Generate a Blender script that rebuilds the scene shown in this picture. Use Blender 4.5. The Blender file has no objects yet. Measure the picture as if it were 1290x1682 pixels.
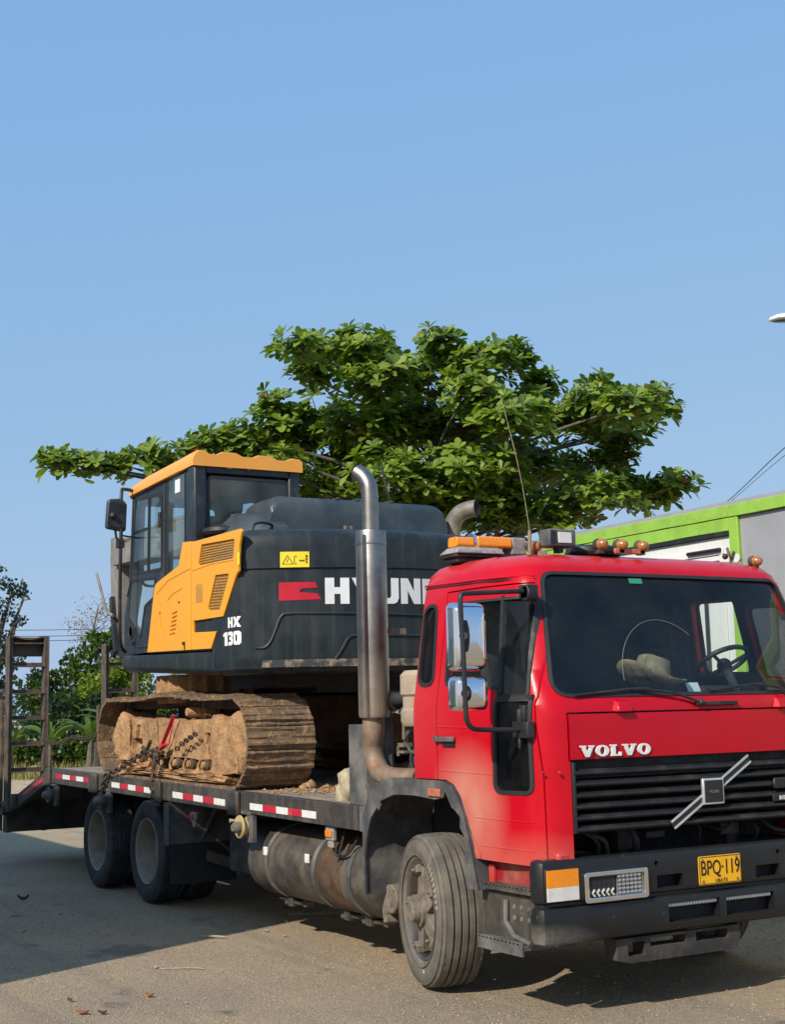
import bpy, bmesh, math, random
from mathutils import Vector, Matrix, noise
S = bpy.context.scene
COL = S.collection
R = math.radians
rnd = random.Random(7)

# ------------------------------------------------------------------ camera, sky, sun, exposure
cam = bpy.data.cameras.new('camera')
cam.sensor_fit = 'HORIZONTAL'
cam.sensor_width = 36.0
cam.lens = 63.76
cam.clip_start = 0.05
cam.clip_end = 3000
camo = bpy.data.objects.new('camera', cam)
COL.objects.link(camo)
_fw = Vector((-0.85815361, 0.49365953, 0.14097035))
_rt = Vector((0.49562643, 0.86822349, -0.02328994))
_up = Vector((0.13389107, -0.04988228, 0.98973983))
_m = Matrix((_rt, _up, -_fw)).transposed().to_4x4()
_m.translation = Vector((6.283, -5.715, 1.690))
camo.matrix_world = _m
S.camera = camo

SUN_TO = Vector((0.58, -1.25, 1.0)).normalized()      # direction towards the sun
w = bpy.data.worlds.new('World')
S.world = w
w.use_nodes = True
nt = w.node_tree
bg = nt.nodes['Background']
sky = nt.nodes.new('ShaderNodeTexSky')
sky.sky_type = 'NISHITA'
sky.sun_disc = False
sky.sun_elevation = math.asin(SUN_TO.z)
sky.sun_rotation = math.atan2(SUN_TO.x, SUN_TO.y)
sky.altitude = 0
sky.air_density = 1.0
sky.dust_density = 1.0
sky.ozone_density = 2.0
# humid tropical air: the sky's brightness varies little from zenith to horizon and only its red rises towards the haze
sep = nt.nodes.new('ShaderNodeSeparateColor'); com = nt.nodes.new('ShaderNodeCombineColor')
nt.links.new(sky.outputs[0], sep.inputs[0])
for i_, (g_, k_) in enumerate(((.42,1.02),(.22,1.80),(.04,3.40))):
    pw_ = nt.nodes.new('ShaderNodeMath'); pw_.operation = 'POWER'; pw_.inputs[1].default_value = g_
    ml_ = nt.nodes.new('ShaderNodeMath'); ml_.operation = 'MULTIPLY'; ml_.inputs[1].default_value = k_
    nt.links.new(sep.outputs[i_], pw_.inputs[0]); nt.links.new(pw_.outputs[0], ml_.inputs[0]); nt.links.new(ml_.outputs[0], com.inputs[i_])
nt.links.new(com.outputs[0], bg.inputs[0])
bg.inputs[1].default_value = 0.15
sl = bpy.data.lights.new('sun', 'SUN')
sl.energy = 3.55
sl.angle = R(0.53)
sl.color = (1.0, 0.93, 0.82)
so = bpy.data.objects.new('sun', sl)
COL.objects.link(so)
so.rotation_euler = SUN_TO.to_track_quat('Z', 'Y').to_euler()
so.location = (10, -20, 20)
S.view_settings.view_transform = 'Standard'
S.view_settings.look = 'None'
S.view_settings.gamma = 1
S.view_settings.exposure = 0.5
S.view_settings.use_curve_mapping = False
S.cycles.max_bounces = 8
S.cycles.transparent_max_bounces = 16

# ------------------------------------------------------------------ mesh building
class MB:
    def __init__(s): s.v = []; s.f = []
    def add(s, vs, fs):
        n = len(s.v); s.v += [tuple(v) for v in vs]; s.f += [tuple(i + n for i in f) for f in fs]; return s
    def join(s, o): return s.add(o.v, o.f)
    def box(s, x0, x1, y0, y1, z0, z1):
        return s.add([(x0,y0,z0),(x1,y0,z0),(x1,y1,z0),(x0,y1,z0),(x0,y0,z1),(x1,y0,z1),(x1,y1,z1),(x0,y1,z1)],
                     [(0,3,2,1),(4,5,6,7),(0,1,5,4),(1,2,6,5),(2,3,7,6),(3,0,4,7)])
    def prism(s, poly, ax, a0, a1):
        n = len(poly)
        def mk(p, a):
            if ax == 'y': return (p[0], a, p[1])
            if ax == 'x': return (a, p[0], p[1])
            return (p[0], p[1], a)
        area = sum(poly[i][0]*poly[(i+1)%n][1]-poly[(i+1)%n][0]*poly[i][1] for i in range(n))
        vs = [mk(p, a0) for p in poly] + [mk(p, a1) for p in poly]
        flip = (area > 0) == (a1 > a0)
        if ax == 'y': flip = not flip
        fs = [tuple(range(n)), tuple(range(2*n-1, n-1, -1))] + [(i, n+i, n+(i+1)%n, (i+1)%n) for i in range(n)]
        if flip: fs = [tuple(reversed(f)) for f in fs]
        return s.add(vs, fs)
    def tube(s, path, r, n=8, caps=True):
        P = [Vector(p) for p in path]; m = len(P); rings = []
        rs = r if isinstance(r, (list, tuple)) else [r]*m
        t0 = (P[1]-P[0]).normalized()
        u = t0.orthogonal().normalized()
        for i in range(m):
            if i == 0: t = (P[1]-P[0])
            elif i == m-1: t = (P[-1]-P[-2])
            else: t = (P[i+1]-P[i]).normalized() + (P[i]-P[i-1]).normalized()
            if t.length < 1e-9: t = t0.copy()
            t.normalize()
            u = u - t*u.dot(t)
            if u.length < 1e-6: u = t.orthogonal()
            u.normalize(); v = t.cross(u)
            rings.append([P[i] + (u*math.cos(2*math.pi*k/n) + v*math.sin(2*math.pi*k/n))*rs[i] for k in range(n)])
        vs = [p for g in rings for p in g]; fs = []
        for i in range(m-1):
            for k in range(n):
                fs.append((i*n+k, i*n+(k+1)%n, (i+1)*n+(k+1)%n, (i+1)*n+k))
        if caps:
            fs.append(tuple(range(n-1, -1, -1))); fs.append(tuple((m-1)*n+k for k in range(n)))
        return s.add(vs, fs)
    def lathe(s, prof, c, ax='y', n=32, close=False, caps=True):
        """prof: (along, radius)"""
        m = len(prof); vs = []
        for a, r in prof:
            for k in range(n):
                q = 2*math.pi*k/n; p, t = r*math.cos(q), r*math.sin(q)
                if ax == 'y': vs.append((c[0]+p, c[1]+a, c[2]+t))
                elif ax == 'x': vs.append((c[0]+a, c[1]+p, c[2]+t))
                else: vs.append((c[0]+p, c[1]+t, c[2]+a))
        fs = []
        mm = m if close else m-1
        for i in range(mm):
            j = (i+1) % m
            for k in range(n): fs.append((i*n+k, i*n+(k+1)%n, j*n+(k+1)%n, j*n+k))
        if not close and caps:
            if prof[0][1] > 1e-5: fs.append(tuple(range(n-1, -1, -1)))
            if prof[-1][1] > 1e-5: fs.append(tuple((m-1)*n+k for k in range(n)))
        return s.add(vs, fs)
    def loft(s, rings, caps=True):
        n = len(rings[0]); vs = [p for g in rings for p in g]; fs = []
        for i in range(len(rings)-1):
            for k in range(n): fs.append((i*n+k, i*n+(k+1)%n, (i+1)*n+(k+1)%n, (i+1)*n+k))
        if caps:
            fs.append(tuple(range(n-1, -1, -1))); fs.append(tuple((len(rings)-1)*n+k for k in range(n)))
        return s.add(vs, fs)
    def bar(s, a, b, w, h, upv=(0,0,1)):
        a = Vector(a); b = Vector(b); t = (b-a).normalized(); u = Vector(upv)
        sd = t.cross(u).normalized()*w/2; up = sd.cross(t).normalized()*h/2
        vs = [a-sd-up, a+sd-up, a+sd+up, a-sd+up, b-sd-up, b+sd-up, b+sd+up, b-sd+up]
        return s.add(vs, [(0,1,2,3),(7,6,5,4),(0,4,5,1),(1,5,6,2),(2,6,7,3),(3,7,4,0)])
    def sphere(s, c, r, n=12, m=8, sc=(1,1,1)):
        prof = [(-math.cos(math.pi*i/m), math.sin(math.pi*i/m)) for i in range(m+1)]
        q = MB().lathe(prof, (0,0,0), 'z', n)
        return s.add([(c[0]+v[0]*r*sc[0], c[1]+v[1]*r*sc[1], c[2]+v[2]*r*sc[2]) for v in q.v], q.f)
    def map(s, fn):
        s.v = [tuple(fn(*v)) for v in s.v]; return s
    def mesh(s, name='m', off=(0,0,0)):
        m = bpy.data.meshes.new(name)
        m.from_pydata([(v[0]-off[0], v[1]-off[1], v[2]-off[2]) for v in s.v], [], s.f)
        bm = bmesh.new(); bm.from_mesh(m)
        bmesh.ops.remove_doubles(bm, verts=bm.verts, dist=1e-6)
        bmesh.ops.recalc_face_normals(bm, faces=bm.faces)
        bm.to_mesh(m); bm.free()
        return m
    def raw(s, name='m', off=(0,0,0)):
        m = bpy.data.meshes.new(name)
        m.from_pydata([(v[0]-off[0], v[1]-off[1], v[2]-off[2]) for v in s.v], [], s.f)
        return m

WL = {}
def thing(name, label, cat, loc=(0,0,0), group=None):
    o = bpy.data.objects.new(name, None); COL.objects.link(o); o.location = loc
    o.empty_display_size = .2
    o['label'] = label; o['category'] = cat
    if group: o['group'] = group
    WL[o] = Vector(loc); return o
def tag(o, label, cat, group=None):
    o['label'] = label; o['category'] = cat
    if group: o['group'] = group
    return o
def finish(m, mat, ang=35, smooth=True):
    if isinstance(mat, (list, tuple)):
        for x in mat: m.materials.append(x)
    else: m.materials.append(mat)
    if smooth:
        m.polygons.foreach_set('use_smooth', [True]*len(m.polygons))
        m.set_sharp_from_angle(angle=R(ang))
def part(name, mb, mat, parent=None, bev=0, seg=2, ang=35, loc=None, label=None, smooth=True, raw=False):
    base = WL[parent] if parent else Vector((0,0,0))
    if isinstance(mb, MB):
        if loc is None and parent is None:
            xs = [v[0] for v in mb.v]; ys = [v[1] for v in mb.v]; zs = [v[2] for v in mb.v]
            L = Vector(((min(xs)+max(xs))/2, (min(ys)+max(ys))/2, min(zs))); off = L
        elif loc is None: L = base; off = base
        else: L = Vector(loc); off = (0,0,0)
        m = mb.raw(name, off) if raw else mb.mesh(name, off)
    else:
        m = mb; L = base if loc is None else Vector(loc)
        if loc is None and base.length > 0: m.transform(Matrix.Translation(-base))
    finish(m, mat, ang, smooth)
    o = bpy.data.objects.new(name, m); COL.objects.link(o)
    o.location = L - base
    WL[o] = L
    if parent: o.parent = parent
    if label: o['label'] = label
    if bev:
        b = o.modifiers.new('bevel', 'BEVEL'); b.width = bev; b.segments = seg; b.limit_method = 'ANGLE'; b.angle_limit = R(40)
    return o
def copy_tree(o, parent=None, loc=None, label=None, rot=None):
    c = o.copy(); COL.objects.link(c)
    if parent: c.parent = parent
    if loc is not None: c.location = loc
    if rot is not None: c.rotation_euler = rot
    if label: c['label'] = label
    for ch in list(o.children): copy_tree(ch, c)
    return c
def kind(o, k): o['kind'] = k; return o

def boolean(base, cuts, op='DIFFERENCE'):
    """base: MB or mesh; cuts: list of (op, MB) or MB -> new mesh"""
    m = base.mesh() if isinstance(base, MB) else base.copy()
    o = bpy.data.objects.new('tmp_base', m); COL.objects.link(o); tmp = [o]
    for c in cuts:
        k = op
        if isinstance(c, tuple): k, c = c
        t = bpy.data.objects.new('tmp_cut', c.mesh() if isinstance(c, MB) else c); COL.objects.link(t); tmp.append(t)
        t.hide_render = True
        q = o.modifiers.new('b', 'BOOLEAN'); q.object = t; q.operation = k; q.solver = 'EXACT'
    bpy.context.view_layer.update()
    dg = bpy.context.evaluated_depsgraph_get()
    r = bpy.data.meshes.new_from_object(o.evaluated_get(dg))
    for t in tmp:
        d = t.data; bpy.data.objects.remove(t)
        if d.users == 0: bpy.data.meshes.remove(d)
    r.materials.clear()
    return r
def rpoly(pts, r, n=5):
    out = []; k = len(pts)
    for i in range(k):
        p = Vector(pts[i]); a = Vector(pts[i-1]); b = Vector(pts[(i+1)%k])
        rr = r[i] if isinstance(r, (list, tuple)) else r
        d1 = (a-p).normalized(); d2 = (b-p).normalized()
        an = d1.angle(d2)
        t = min(rr/math.tan(an/2), (a-p).length*.49, (b-p).length*.49)
        p1 = p+d1*t; p2 = p+d2*t
        for j in range(n+1):
            u = j/n
            q = p1*(1-u)**2 + p*2*u*(1-u) + p2*u*u
            out.append((q.x, q.y))
    return out
def grow(poly, d):
    n = len(poly); out = []
    A = sum(poly[i][0]*poly[(i+1)%n][1]-poly[(i+1)%n][0]*poly[i][1] for i in range(n))
    sg = 1 if A > 0 else -1
    for i in range(n):
        a = Vector(poly[i-1]); p = Vector(poly[i]); b = Vector(poly[(i+1)%n])
        e1 = (p-a); e2 = (b-p)
        if e1.length < 1e-7: e1 = e2
        if e2.length < 1e-7: e2 = e1
        n1 = Vector((e1.y, -e1.x)).normalized(); n2 = Vector((e2.y, -e2.x)).normalized()
        q = (n1+n2)
        if q.length < 1e-6: q = n1
        q.normalize(); c = max(q.dot(n1), .5)
        out.append((p.x+q.x*d*sg/c, p.y+q.y*d*sg/c))
    return out
def smoothpath(pts, n=6):
    P = [Vector(p) for p in pts]; out = []
    for i in range(len(P)-1):
        p0 = P[max(i-1,0)]; p1 = P[i]; p2 = P[i+1]; p3 = P[min(i+2,len(P)-1)]
        for k in range(n):
            t = k/n
            out.append(.5*((2*p1)+(p2-p0)*t+(2*p0-5*p1+4*p2-p3)*t*t+(3*p1-p0-3*p2+p3)*t**3))
    out.append(P[-1]); return out
def rough(mb, cuts, amp, sc, seed=0):
    m = mb.mesh(); bm = bmesh.new(); bm.from_mesh(m)
    bmesh.ops.triangulate(bm, faces=[f for f in bm.faces if len(f.verts) > 4])
    bmesh.ops.subdivide_edges(bm, edges=bm.edges, cuts=cuts, use_grid_fill=True)
    bm.normal_update()
    ds = [(v, v.normal*noise.fractal(v.co*sc+Vector((seed,seed*2,0)), 1.0, 2.0, 3)*amp) for v in bm.verts]
    for v, d in ds: v.co += d
    bm.to_mesh(m); bm.free(); return m
def text_mesh(t, size, bold=0.0, sx=1.0, extrude=0.004, spacing=1.0):
    c = bpy.data.curves.new('t', 'FONT'); c.body = t; c.size = size; c.offset = bold; c.extrude = extrude; c.space_character = spacing
    c.align_x = 'CENTER'; c.align_y = 'CENTER'; c.resolution_u = 3
    o = bpy.data.objects.new('tmp_text', c); COL.objects.link(o)
    bpy.context.view_layer.update()
    m = bpy.data.meshes.new_from_object(o.evaluated_get(bpy.context.evaluated_depsgraph_get()))
    bpy.data.objects.remove(o); bpy.data.curves.remove(c)
    m.transform(Matrix.Diagonal((sx,1,1,1))); m.materials.clear(); return m
def tf(m, mat): m.transform(mat); return m

# ------------------------------------------------------------------ materials
def material(name, col, rough=.6, metal=0., var=.25, vscale=6., bump=0., bscale=40., dusts=(), coat=0., col2=None, spec=.5, streak=None, sat=None):
    """base colour broken up by noise, dust patches (centre, radius, colour, strength) and grain"""
    m = bpy.data.materials.new(name); m.use_nodes = True
    N = m.node_tree.nodes; L = m.node_tree.links
    b = N['Principled BSDF']; b.inputs['Roughness'].default_value = rough; b.inputs['Metallic'].default_value = metal
    b.inputs['Coat Weight'].default_value = coat; b.inputs['Coat Roughness'].default_value = .12
    b.inputs['Specular IOR Level'].default_value = spec
    geo = N.new('ShaderNodeNewGeometry')
    def nz(scale, detail=5, r=.6, vec=None):
        n = N.new('ShaderNodeTexNoise'); n.inputs['Scale'].default_value = scale; n.inputs['Detail'].default_value = detail; n.inputs['Roughness'].default_value = r
        L.new(vec or geo.outputs['Position'], n.inputs['Vector']); return n.outputs[0]
    def ramp(src, a, bb, lo=0., hi=1.):
        r = N.new('ShaderNodeMapRange'); r.inputs[1].default_value = a; r.inputs[2].default_value = bb; r.inputs[3].default_value = lo; r.inputs[4].default_value = hi
        L.new(src, r.inputs[0]); return r.outputs[0]
    def mix(f, a, bb):
        x = N.new('ShaderNodeMix'); x.data_type = 'RGBA'
        for sck, val in ((x.inputs[0], f), (x.inputs[6], a), (x.inputs[7], bb)):
            if isinstance(val, (int, float)): sck.default_value = val
            elif isinstance(val, tuple): sck.default_value = (*val, 1)
            else: L.new(val, sck)
        return x.outputs[2]
    def mul(a, bb):
        x = N.new('ShaderNodeMath'); x.operation = 'MULTIPLY'; x.use_clamp = True
        for sck, val in ((x.inputs[0], a), (x.inputs[1], bb)):
            if isinstance(val, (int, float)): sck.default_value = val
            else: L.new(val, sck)
        return x.outputs[0]
    c2 = col2 or tuple(c*(1-var) for c in col)
    out = mix(ramp(nz(vscale), .35, .68), col, c2)
    rg = None
    for d in dusts:
        if d[0] is None:                       # overall film of dust
            f = mul(ramp(nz(d[1], 6, .65), d[3], d[4]), d[5])
        else:
            cx, rad = d[0], d[1]
            mp = N.new('ShaderNodeMapping'); L.new(geo.outputs['Position'], mp.inputs[0])
            rr = rad if isinstance(rad, tuple) else (rad,)*3
            mp.inputs['Scale'].default_value = tuple(1/r for r in rr)
            mp.inputs['Location'].default_value = tuple(-c/r for c, r in zip(cx, rr))
            ln = N.new('ShaderNodeVectorMath'); ln.operation = 'LENGTH'; L.new(mp.outputs[0], ln.inputs[0])
            f = ramp(ln.outputs['Value'], 1.0, .25)
            f = mul(mul(f, ramp(nz(d[3] if len(d) > 4 else 3., 6, .6), .2, .6, .35, 1.)), d[-1])
        out = mix(f, out, d[2])
        if rg is None: rg = f
    if streak:                                 # vertical run marks: scale, colour, strength
        mp = N.new('ShaderNodeMapping'); L.new(geo.outputs['Position'], mp.inputs[0]); mp.inputs['Scale'].default_value = (streak[0], streak[0], .8)
        out = mix(mul(ramp(nz(1., 4, .6, mp.outputs[0]), .48, .75), streak[2]), out, streak[1])
    L.new(out, b.inputs['Base Color'])
    if rg is not None:
        L.new(ramp(rg, 0., 1., rough, min(1., rough+.45)), b.inputs['Roughness'])
    else:
        L.new(ramp(nz(vscale*2.3), .3, .7, max(.02, rough*.8), min(1, rough*1.25)), b.inputs['Roughness'])
    if bump:
        bp = N.new('ShaderNodeBump'); bp.inputs['Strength'].default_value = 1.0; bp.inputs['Distance'].default_value = bump
        L.new(nz(bscale, 6, .65), bp.inputs['Height']); L.new(bp.outputs[0], b.inputs['Normal'])
    return m
def glass(name, tint=(.55,.62,.58), film=.06, filmcol=(.5,.45,.38)):
    m = bpy.data.materials.new(name); m.use_nodes = True
    N = m.node_tree.nodes; L = m.node_tree.links
    for n in list(N):
        if n.type == 'BSDF_PRINCIPLED': N.remove(n)
    t = N.new('ShaderNodeBsdfTransparent'); t.inputs[0].default_value = (*tint, 1)
    g = N.new('ShaderNodeBsdfGlossy'); g.inputs['Roughness'].default_value = .015
    lw_ = N.new('ShaderNodeLayerWeight'); lw_.inputs[0].default_value = .5
    p5 = N.new('ShaderNodeMath'); p5.operation = 'POWER'; L.new(lw_.outputs['Facing'], p5.inputs[0]); p5.inputs[1].default_value = 5.
    fr = N.new('ShaderNodeMath'); fr.operation = 'MULTIPLY_ADD'; L.new(p5.outputs[0], fr.inputs[0]); fr.inputs[1].default_value = .9; fr.inputs[2].default_value = .022
    d = N.new('ShaderNodeBsdfDiffuse'); d.inputs[0].default_value = (*filmcol, 1)
    geo = N.new('ShaderNodeNewGeometry'); nz = N.new('ShaderNodeTexNoise'); nz.inputs['Scale'].default_value = 3.; nz.inputs['Detail'].default_value = 6
    L.new(geo.outputs['Position'], nz.inputs['Vector'])
    r = N.new('ShaderNodeMapRange'); r.inputs[1].default_value = .35; r.inputs[2].default_value = .75; r.inputs[3].default_value = film*.3; r.inputs[4].default_value = film*1.7
    L.new(nz.outputs[0], r.inputs[0])
    a = N.new('ShaderNodeMixShader'); L.new(r.outputs[0], a.inputs[0]); L.new(t.outputs[0], a.inputs[1]); L.new(d.outputs[0], a.inputs[2])
    b = N.new('ShaderNodeMixShader'); L.new(fr.outputs[0], b.inputs[0]); L.new(a.outputs[0], b.inputs[1]); L.new(g.outputs[0], b.inputs[2])
    L.new(b.outputs[0], N['Material Output'].inputs[0])
    return m
def leafmat(name, c1, c2, c3=None, trans=.3, rough=.4):
    m = bpy.data.materials.new(name); m.use_nodes = True
    N = m.node_tree.nodes; L = m.node_tree.links; b = N['Principled BSDF']; b.inputs['Roughness'].default_value = rough
    geo = N.new('ShaderNodeNewGeometry'); r = N.new('ShaderNodeValToRGB')
    r.color_ramp.elements[0].color = (*c1, 1); r.color_ramp.elements[1].color = (*c2, 1)
    r.color_ramp.elements[0].position = .1; r.color_ramp.elements[1].position = .8
    if c3:
        for q, cc in ((.993,c2),(.995,c3)): e = r.color_ramp.elements.new(q); e.color = (*cc, 1)
    L.new(geo.outputs['Random Per Island'], r.inputs[0]); L.new(r.outputs[0], b.inputs['Base Color'])
    t = N.new('ShaderNodeBsdfTranslucent'); h = N.new('ShaderNodeMix'); h.data_type = 'RGBA'; h.blend_type = 'MULTIPLY'; h.inputs[0].default_value = 1.
    L.new(r.outputs[0], h.inputs[6]); h.inputs[7].default_value = (1.6, 1.7, .6, 1); L.new(h.outputs[2], t.inputs[0])
    x = N.new('ShaderNodeMixShader'); x.inputs[0].default_value = trans
    L.new(b.outputs[0], x.inputs[1]); L.new(t.outputs[0], x.inputs[2]); L.new(x.outputs[0], N['Material Output'].inputs[0])
    return m
DUST = (.36, .26, .17)
M = {}
M['red'] = material('red_paint', (.50,.0015,.011), .28, var=.12, vscale=3, coat=.14, spec=.25, bump=.0022, bscale=4,
    dusts=[(None,38.,(.30,.10,.09),.70,.735,.75),(None,1.6,(.50,.02,.025),.5,.78,.4),((-.72,-1.25,1.12),(.42,.6,.42),(.55,.27,.19),2.5,.8), ((-1.3,-1.25,1.62),(.55,.4,.45),(.55,.06,.06),6.,.45),
           ((-.1,-1.25,.78),(1.1,.5,.25),(.5,.16,.12),4.,.55), ((-1.5,0,2.68),(3,3,.2),(.62,.16,.12),5.,.45)])
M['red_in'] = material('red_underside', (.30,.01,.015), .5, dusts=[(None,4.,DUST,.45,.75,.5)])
M['black'] = material('black_plastic', (.016,.017,.019), .5, var=.3, dusts=[(None,5.,(.16,.14,.12),.5,.8,.35)], bump=.0004, bscale=180)
M['bumper'] = material('bumper_paint', (.011,.012,.013), .45, var=.3, dusts=[((-.1,-1.2,.4),(.5,.4,.14),(.22,.2,.17),30.,.9),(None,22.,(.10,.095,.09),.64,.70,.5)], bump=.0003, bscale=200)
M['rubber'] = material('rubber', (.020,.020,.021), .75, var=.3)
M['gasket'] = material('window_rubber', (.02,.02,.022), .6)
M['tyre'] = material('dusty_tyre', (.115,.104,.088), .9, var=.35, vscale=5, dusts=[(None,7.,(.22,.185,.14),.40,.72,.7)], bump=.001, bscale=90)
M['tyre_dark'] = material('dark_tyre', (.035,.036,.04), .85, var=.4, vscale=7, dusts=[(None,6.,(.12,.11,.1),.45,.75,.6)], bump=.001, bscale=90)
M['rim'] = material('dusty_rim', (.20,.17,.13), .7, var=.5, vscale=14, dusts=[(None,11.,(.27,.21,.15),.48,.7,.7),(None,20.,(.06,.04,.03),.55,.68,.8)])
M['chassis'] = material('chassis_paint', (.03,.029,.028), .7, var=.4, dusts=[(None,5.,(.17,.13,.1),.42,.75,.7)])
M['rail'] = material('bed_rail_paint', (.042,.038,.035), .55, var=.35, dusts=[(None,6.,(.2,.16,.12),.45,.8,.55),(None,45.,(.26,.22,.17),.66,.71,.6)], streak=(14.,(.16,.125,.095),.4))
M['ramp'] = material('rusty_ramp_steel', (.11,.08,.062), .7, var=.5, vscale=9, dusts=[(None,7.,(.25,.16,.10),.5,.72,.6)])
M['fender'] = material('fender_paint', (.06,.062,.065), .55, var=.35, vscale=4, dusts=[(None,4.,(.26,.24,.21),.42,.72,.7)])
M['plank'] = material('deck_plank', (.27,.22,.17), .9, var=.45, vscale=9, dusts=[(None,3.,(.42,.29,.17),.48,.7,.8)], bump=.004, bscale=40)
M['steel'] = material('brushed_steel', (.36,.34,.31), .42, metal=1., var=.35, vscale=9, dusts=[((-1.95,-1.15,1.6),(.6,.6,.55),(.44,.36,.26),6.,.75)], streak=(22.,(.2,.17,.14),.6))
M['pipe'] = material('rusty_pipe', (.30,.22,.16), .65, metal=.3, var=.5, vscale=10, dusts=[(None,12.,(.24,.10,.04),.5,.68,.7)])
M['chrome'] = material('chrome', (.82,.83,.84), .05, metal=1., var=.06, vscale=4, dusts=[(None,8.,(.45,.4,.33),.6,.85,.35)])
M['silver'] = material('silver_trim', (.74,.74,.74), .32, metal=.7, var=.1)
M['rim_rear'] = material('dusty_dish_rim', (.33,.29,.23), .75, var=.35, vscale=9, dusts=[(None,8.,(.2,.16,.12),.5,.7,.5)])
M['tank'] = material('tank_metal', (.055,.05,.043), .5, var=.4, vscale=6, dusts=[(None,5.,(.20,.16,.115),.42,.78,.7)], streak=(9.,(.035,.03,.026),.55))
M['rust'] = material('rust_band', (.10,.055,.028), .75, var=.55, vscale=10, dusts=[(None,7.,(.18,.13,.085),.5,.75,.5)])
M['glass'] = glass('tinted_glass', (.86,.90,.89), .012, (.32,.33,.33))
M['glass_dark'] = glass('dark_glass', (.42,.45,.45), .03, (.18,.18,.17))
M['glass_exc'] = glass('excavator_glass', (.88,.94,.94), .06, (.42,.47,.45))
M['interior'] = material('dark_interior', (.022,.022,.024), .8)
M['amber'] = material('amber_plastic', (.85,.24,.01), .25, var=.25, coat=.3)
M['amber_dull'] = material('amber_lens', (.42,.16,.04), .3, var=.4, vscale=30, coat=.3)
M['orange'] = material('orange_lens', (.9,.28,.01), .22, var=.12, vscale=25, coat=.4)
M['white'] = material('white_plastic', (.70,.68,.62), .45, var=.15, vscale=20, dusts=[(None,18.,(.40,.35,.28),.5,.75,.6)])
M['white_paint'] = material('white_letter', (.80,.80,.78), .45, var=.08)
M['tape_white'] = material('reflective_white', (.78,.77,.74), .35, var=.2, vscale=25, dusts=[(None,12.,(.5,.44,.36),.55,.75,.5)])
M['tape_red'] = material('reflective_red', (.55,.02,.04), .35, var=.25, vscale=25, dusts=[(None,12.,(.4,.2,.16),.55,.75,.4)])
M['plate'] = material('plate_yellow', (.90,.46,.01), .4, var=.1, vscale=20)
M['ink'] = material('black_ink', (.025,.012,.006), .5)
M['reddish'] = material('dirty_marker', (.5,.16,.09), .5, var=.4, vscale=25)
M['brass'] = material('yellow_winch', (.55,.42,.17), .55, var=.35, vscale=20)
M['slate'] = material('slate_grey_paint', (.015,.022,.027), .42, spec=.32, var=.22, vscale=3, dusts=[(None,2.5,(.075,.083,.083),.42,.8,.4),(None,40.,(.12,.12,.11),.69,.73,.5)], streak=(14.,(.075,.083,.083),.42), bump=.0005, bscale=120)
M['slate_dark'] = material('slate_frame', (.015,.021,.026), .4, var=.2, dusts=[(None,4.,(.15,.16,.15),.5,.8,.35)])
M['slate_light'] = material('hood_plastic', (.032,.045,.052), .4, var=.25, dusts=[(None,3.,(.15,.165,.165),.4,.8,.5)], bump=.0006, bscale=100)
M['yellow'] = material('machine_yellow', (.86,.37,.012), .32, var=.06, vscale=2, coat=.2, dusts=[(None,4.,(.62,.33,.07),.55,.85,.4)])
M['orange_roof'] = material('roof_orange', (.86,.36,.05), .4, var=.08, dusts=[(None,4.,(.7,.4,.14),.5,.85,.4)])
M['mesh'] = material('vent_mesh', (.085,.042,.014), .6, var=.5, vscale=60)
M['mesh_bar'] = material('vent_bar', (.55,.27,.05), .6, var=.3, vscale=30)
M['mud'] = material('dried_mud', (.54,.31,.145), .95, var=.4, vscale=7, dusts=[(None,9.,(.27,.15,.075),.48,.64,.8),(None,26.,(.62,.36,.17),.56,.68,.5)], bump=.035, bscale=20)
M['mud_shoe'] = material('muddy_shoe', (.27,.165,.085), .9, var=.5, vscale=7, dusts=[(None,5.,(.13,.095,.065),.42,.62,.85),(None,17.,(.46,.285,.14),.54,.66,.65),(None,30.,(.10,.09,.085),.62,.70,.6)], bump=.022, bscale=28)
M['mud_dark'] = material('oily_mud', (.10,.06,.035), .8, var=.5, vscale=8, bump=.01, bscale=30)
M['chain'] = material('chain_steel', (.12,.085,.06), .6, metal=.5, var=.5, vscale=20)
M['strap'] = material('red_strap', (.62,.03,.05), .6, var=.3, vscale=20)
M['decal_red'] = material('decal_red', (.56,.015,.035), .35, var=.15, vscale=4)
M['decal_yellow'] = material('decal_yellow', (.87,.68,.03), .4, var=.06)
M['tan'] = material('worn_paint', (.30,.235,.165), .8, var=.5, vscale=14, dusts=[(None,7.,(.03,.038,.042),.45,.56,.92)])
M['straw'] = material('camouflage_cloth', (.33,.27,.17), .9, var=.5, vscale=18, dusts=[(None,16.,(.12,.10,.06),.55,.62,.8)])
M['paper'] = material('paper', (.7,.8,.82), .7, var=.08)
M['green_tr'] = material('weathered_green_paint', (.28,.50,.06), .6, var=.22, vscale=5, dusts=[(None,9.,(.2,.28,.08),.58,.7,.6)], streak=(6.,(.22,.33,.08),.3), bump=.003, bscale=25)
M['white_tr'] = material('weathered_white_paint', (.72,.72,.69), .55, var=.1, vscale=3, dusts=[(None,4.,(.5,.47,.42),.55,.8,.5)], streak=(8.,(.5,.47,.42),.35))
M['grey_tr'] = material('galvanised_sheet', (.42,.42,.43), .5, metal=.35, var=.12, vscale=2, streak=(5.,(.34,.34,.34),.4))
M['wall'] = material('plaster_wall', (.78,.77,.73), .9, var=.2, vscale=1.5, bump=.003)  # pale so the added building bounces light into its own shade
M['roofing'] = material('zinc_roof', (.36,.35,.33), .5, metal=.4, var=.25)
M['lamp_grey'] = material('grimy_lamp_housing', (.33,.31,.28), .6, var=.4, vscale=25)
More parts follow.
